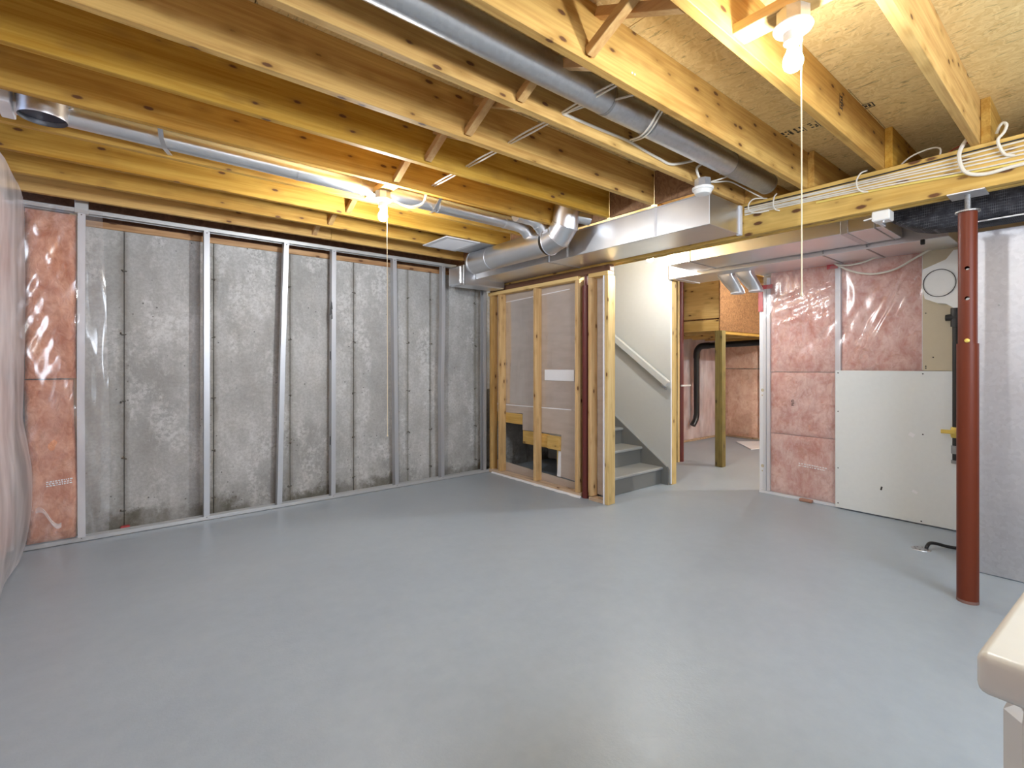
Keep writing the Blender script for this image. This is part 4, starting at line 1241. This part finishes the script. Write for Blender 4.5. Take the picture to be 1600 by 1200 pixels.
ORD = ('first', 'second', 'third', 'fourth', 'fifth')
for i in range(5):
    ys = [1.66, 1.2, 0.78, 0.4, 0.0, -0.6, -1.3]
    zc = [2.383 - 0.010 * i, 2.378 - 0.0125 * i, 2.376 - 0.0155 * i, 2.378 - 0.021 * i, 2.385 - 0.024 * i, 2.38 - 0.024 * i, 2.375 - 0.022 * i]
    pts = [(3.496 - 0.002 * (i % 2), y, z + 0.0025 * math.sin(5 * y + 2.1 * i)) for y, z in zip(ys, zc)]
    cable(pts, 0.0046, CABLE_W, 'white cable stapled along the beam face, %s from the top of five' % ORD[i])
cable([(3.492, y, z) for y, z in ((1.66, 2.395), (1.0, 2.388), (0.4, 2.392), (-0.3, 2.395), (-1.3, 2.39))], 0.004, CABLE_B, 'thin black cable uppermost on the beam face')
cable([(3.491, y, z) for y, z in ((1.2, 2.310), (0.9, 2.303), (0.62, 2.289), (0.45, 2.280), (0.2, 2.275), (-0.3, 2.28), (-1.3, 2.28))], 0.006, CABLE_Y, 'yellow cable lowest in the run on the beam face')
cable([(3.56, 0.455, 2.52), (3.485, 0.49, 2.452), (3.465, 0.512, 2.39), (3.465, 0.508, 2.33), (3.468, 0.49, 2.285), (3.475, 0.455, 2.262), (3.486, 0.40, 2.255), (3.489, 0.30, 2.265), (3.489, 0.1, 2.27), (3.489, -0.5, 2.27), (3.489, -1.3, 2.27)], 0.0095, CABLE_W, 'thick white cable looping off the beam above the red post')
cable([(3.50, 0.375, 2.455), (3.475, 0.362, 2.478), (3.47, 0.348, 2.488), (3.468, 0.336, 2.472), (3.468, 0.345, 2.44), (3.47, 0.367, 2.41), (3.475, 0.36, 2.37), (3.482, 0.342, 2.33), (3.487, 0.31, 2.315)], 0.007, CABLE_W, 'white cable curling up in a hook near the frame edge')
cable([(3.50, 0.93, 2.435), (3.475, 0.955, 2.42), (3.468, 0.974, 2.38), (3.472, 0.97, 2.335), (3.482, 0.95, 2.31), (3.488, 0.92, 2.303)], 0.0045, CABLE_W, 'thin white cable hook over the middle of the beam')
cable([(3.50, 1.445, 2.435), (3.475, 1.45, 2.41), (3.47, 1.455, 2.36), (3.476, 1.445, 2.325), (3.487, 1.42, 2.312)], 0.0045, CABLE_W, 'thin white cable hook behind the hanging pull cord')
cable([(3.53, 1.52, 2.43), (3.47, 1.58, 2.43), (3.46, 1.615, 2.40), (3.462, 1.61, 2.35), (3.47, 1.56, 2.328), (3.488, 1.49, 2.33)], 0.0045, CABLE_W, 'thin white cable loop beside the main duct end')
cable([(3.60, 0.80, 2.425), (3.58, 0.775, 2.452), (3.56, 0.72, 2.475), (3.55, 0.64, 2.483), (3.545, 0.603, 2.465), (3.545, 0.604, 2.425)], 0.0045, CABLE_W, 'white cable arching above the beam between two joists')
cable([(3.60, 0.79, 2.425), (3.66, 0.74, 2.424), (3.75, 0.66, 2.47), (3.80, 0.58, 2.53), (3.85, 0.50, 2.57)], 0.004, CABLE_R, 'red cable rising behind the white arch on the beam')
# runs threaded through the joists near mid span
for dx, lab in ((0.0, 'pale cable threaded through the joists, left of a pair'), (0.018, 'pale cable threaded through the joists, right of a pair')):
    pts = []
    for k in range(2, 7):
        y = JY[k]
        pts += [(1.66 + dx, y - 0.021, 2.476), (1.665 + dx, y + 0.021, 2.476)]
        if k < 6: pts.append((1.635 + dx * 1.2, y + 0.2, 2.462 - dx * 0.3))
    cable(pts, 0.0045, CABLE_W, lab, sub=5)
cable([(1.665, 1.662, 2.468), (1.70, 1.56, 2.474), (1.75, 1.47, 2.476), (1.80, 1.36, 2.478), (1.83, 1.28, 2.478)], 0.005, CABLE_W, 'pale cable crossing under the dull pipe')
for dx, lab in ((0.0, 'straight pale cable across the bay under the dull pipe, left of two'), (0.022, 'straight pale cable across the bay under the dull pipe, right of two')):
    cable([(2.175 + dx, 1.662, 2.492), (2.06 + dx, 1.48, 2.431), (1.955 + dx, 1.30, 2.470)], 0.005, CABLE_W, lab)
cable([(1.665, 1.658, 2.470), (1.76, 1.659, 2.473), (1.90, 1.659, 2.476), (2.156, 1.659, 2.484), (2.30, 1.658, 2.472), (2.45, 1.656, 2.462), (2.55, 1.652, 2.457), (2.64, 1.62, 2.478), (2.74, 1.56, 2.508), (2.80, 1.57, 2.512), (2.76, 1.60, 2.475), (2.78, 1.61, 2.445), (2.81, 1.612, 2.42)], 0.0075, CABLE_W, 'white cable stapled along a joist to the smoke alarm')
cable([(2.88, 1.61, 2.415), (2.98, 1.59, 2.435), (3.12, 1.58, 2.468), (3.28, 1.57, 2.462), (3.42, 1.56, 2.45), (3.58, 1.55, 2.44)], 0.0045, CABLE_W, 'pale cable from the smoke alarm back over the beam')
cable([(2.88, 1.60, 2.41), (2.96, 1.56, 2.44), (3.02, 1.53, 2.47), (2.97, 1.52, 2.475), (2.92, 1.54, 2.455)], 0.0045, CABLE_W, 'short cut cable tail beside the smoke alarm')
cable([(1.45, 3.09, 2.41), (1.50, 3.07, 2.375), (1.56, 3.06, 2.355), (1.63, 3.06, 2.365), (1.68, 3.05, 2.40), (1.69, 3.03, 2.46), (1.69, 2.97, 2.50), (1.685, 2.935, 2.50)], 0.0055, CABLE_W, 'white cable looping from the bulb box over the pipe')
cable([(1.45, 3.11, 2.42), (1.50, 3.11, 2.395), (1.56, 3.10, 2.378), (1.63, 3.10, 2.385), (1.70, 3.08, 2.42), (1.71, 3.04, 2.48), (1.71, 2.935, 2.51)], 0.0055, CABLE_W, 'second white cable beside the loop at the bulb box')
for (x, y0, y1, lab) in ((0.17, 3.06, 3.30, 'thin metal strap slung under the branch pipe at left'), (1.80, 3.06, 3.30, 'thin metal strap slung under the branch pipe past the bulb')):
    g = G()
    pth = [(x, y0 - 0.12, 2.50), (x + 0.02, y0 + 0.02, 2.435), (x + 0.04, y0 + 0.10, 2.412), (x + 0.075, y1 - 0.005, 2.43)]
    for a, b in zip(pth[:-1], pth[1:]):
        g.board(a, b, 0.022, 0.002, (0, 0, 1), 0.0)
    tag(obj('pipe_strap', g, GALV_PIPE), lab, 'strap')

# ------------------------------------------------------------------ white appliance at the lower right
fz = thing('chest_freezer', (1.16, -0.20, 0), 'white enamel appliance corner at the lower right edge', 'appliance')
rot = Matrix.Rotation(math.radians(-3.4), 3, 'Z')
cxy = Vector((0.866, 0.113, 0))
def loc_(dx, dy, z): return cxy + rot @ Vector((dx, dy, z))
obj('body', G().obox(loc_(0.36, -0.30, 0.43), (0.68, 0.56, 0.82), rot, 0.02), WHITE_EN, fz)
g = G()
lid = bmesh.new(); bmesh.ops.create_cube(lid, size=1.0)
for v in lid.verts: v.co = Vector((v.co.x * 0.72, v.co.y * 0.60, v.co.z * 0.055))
bmesh.ops.bevel(lid, geom=list(lid.edges), offset=0.012, segments=3, profile=0.5, affect='EDGES')
for v in lid.verts: g.v.append(tuple(rot @ v.co + loc_(0.36, -0.30, 0.8725)))
for f in lid.faces: g.f.append([v.index for v in f.verts])
lid.free()
obj('lid', g, WHITE_EN, fz, smooth=True)
for (dx, dy) in ((0.06, -0.06), (0.66, -0.06), (0.06, -0.54), (0.66, -0.54)):
    p = loc_(dx, dy, 0.0)
    obj('foot', G().lathe((p.x, p.y, 0.0), [(0.02, 0), (0.018, 0.022)], 10), BLACK, fz)
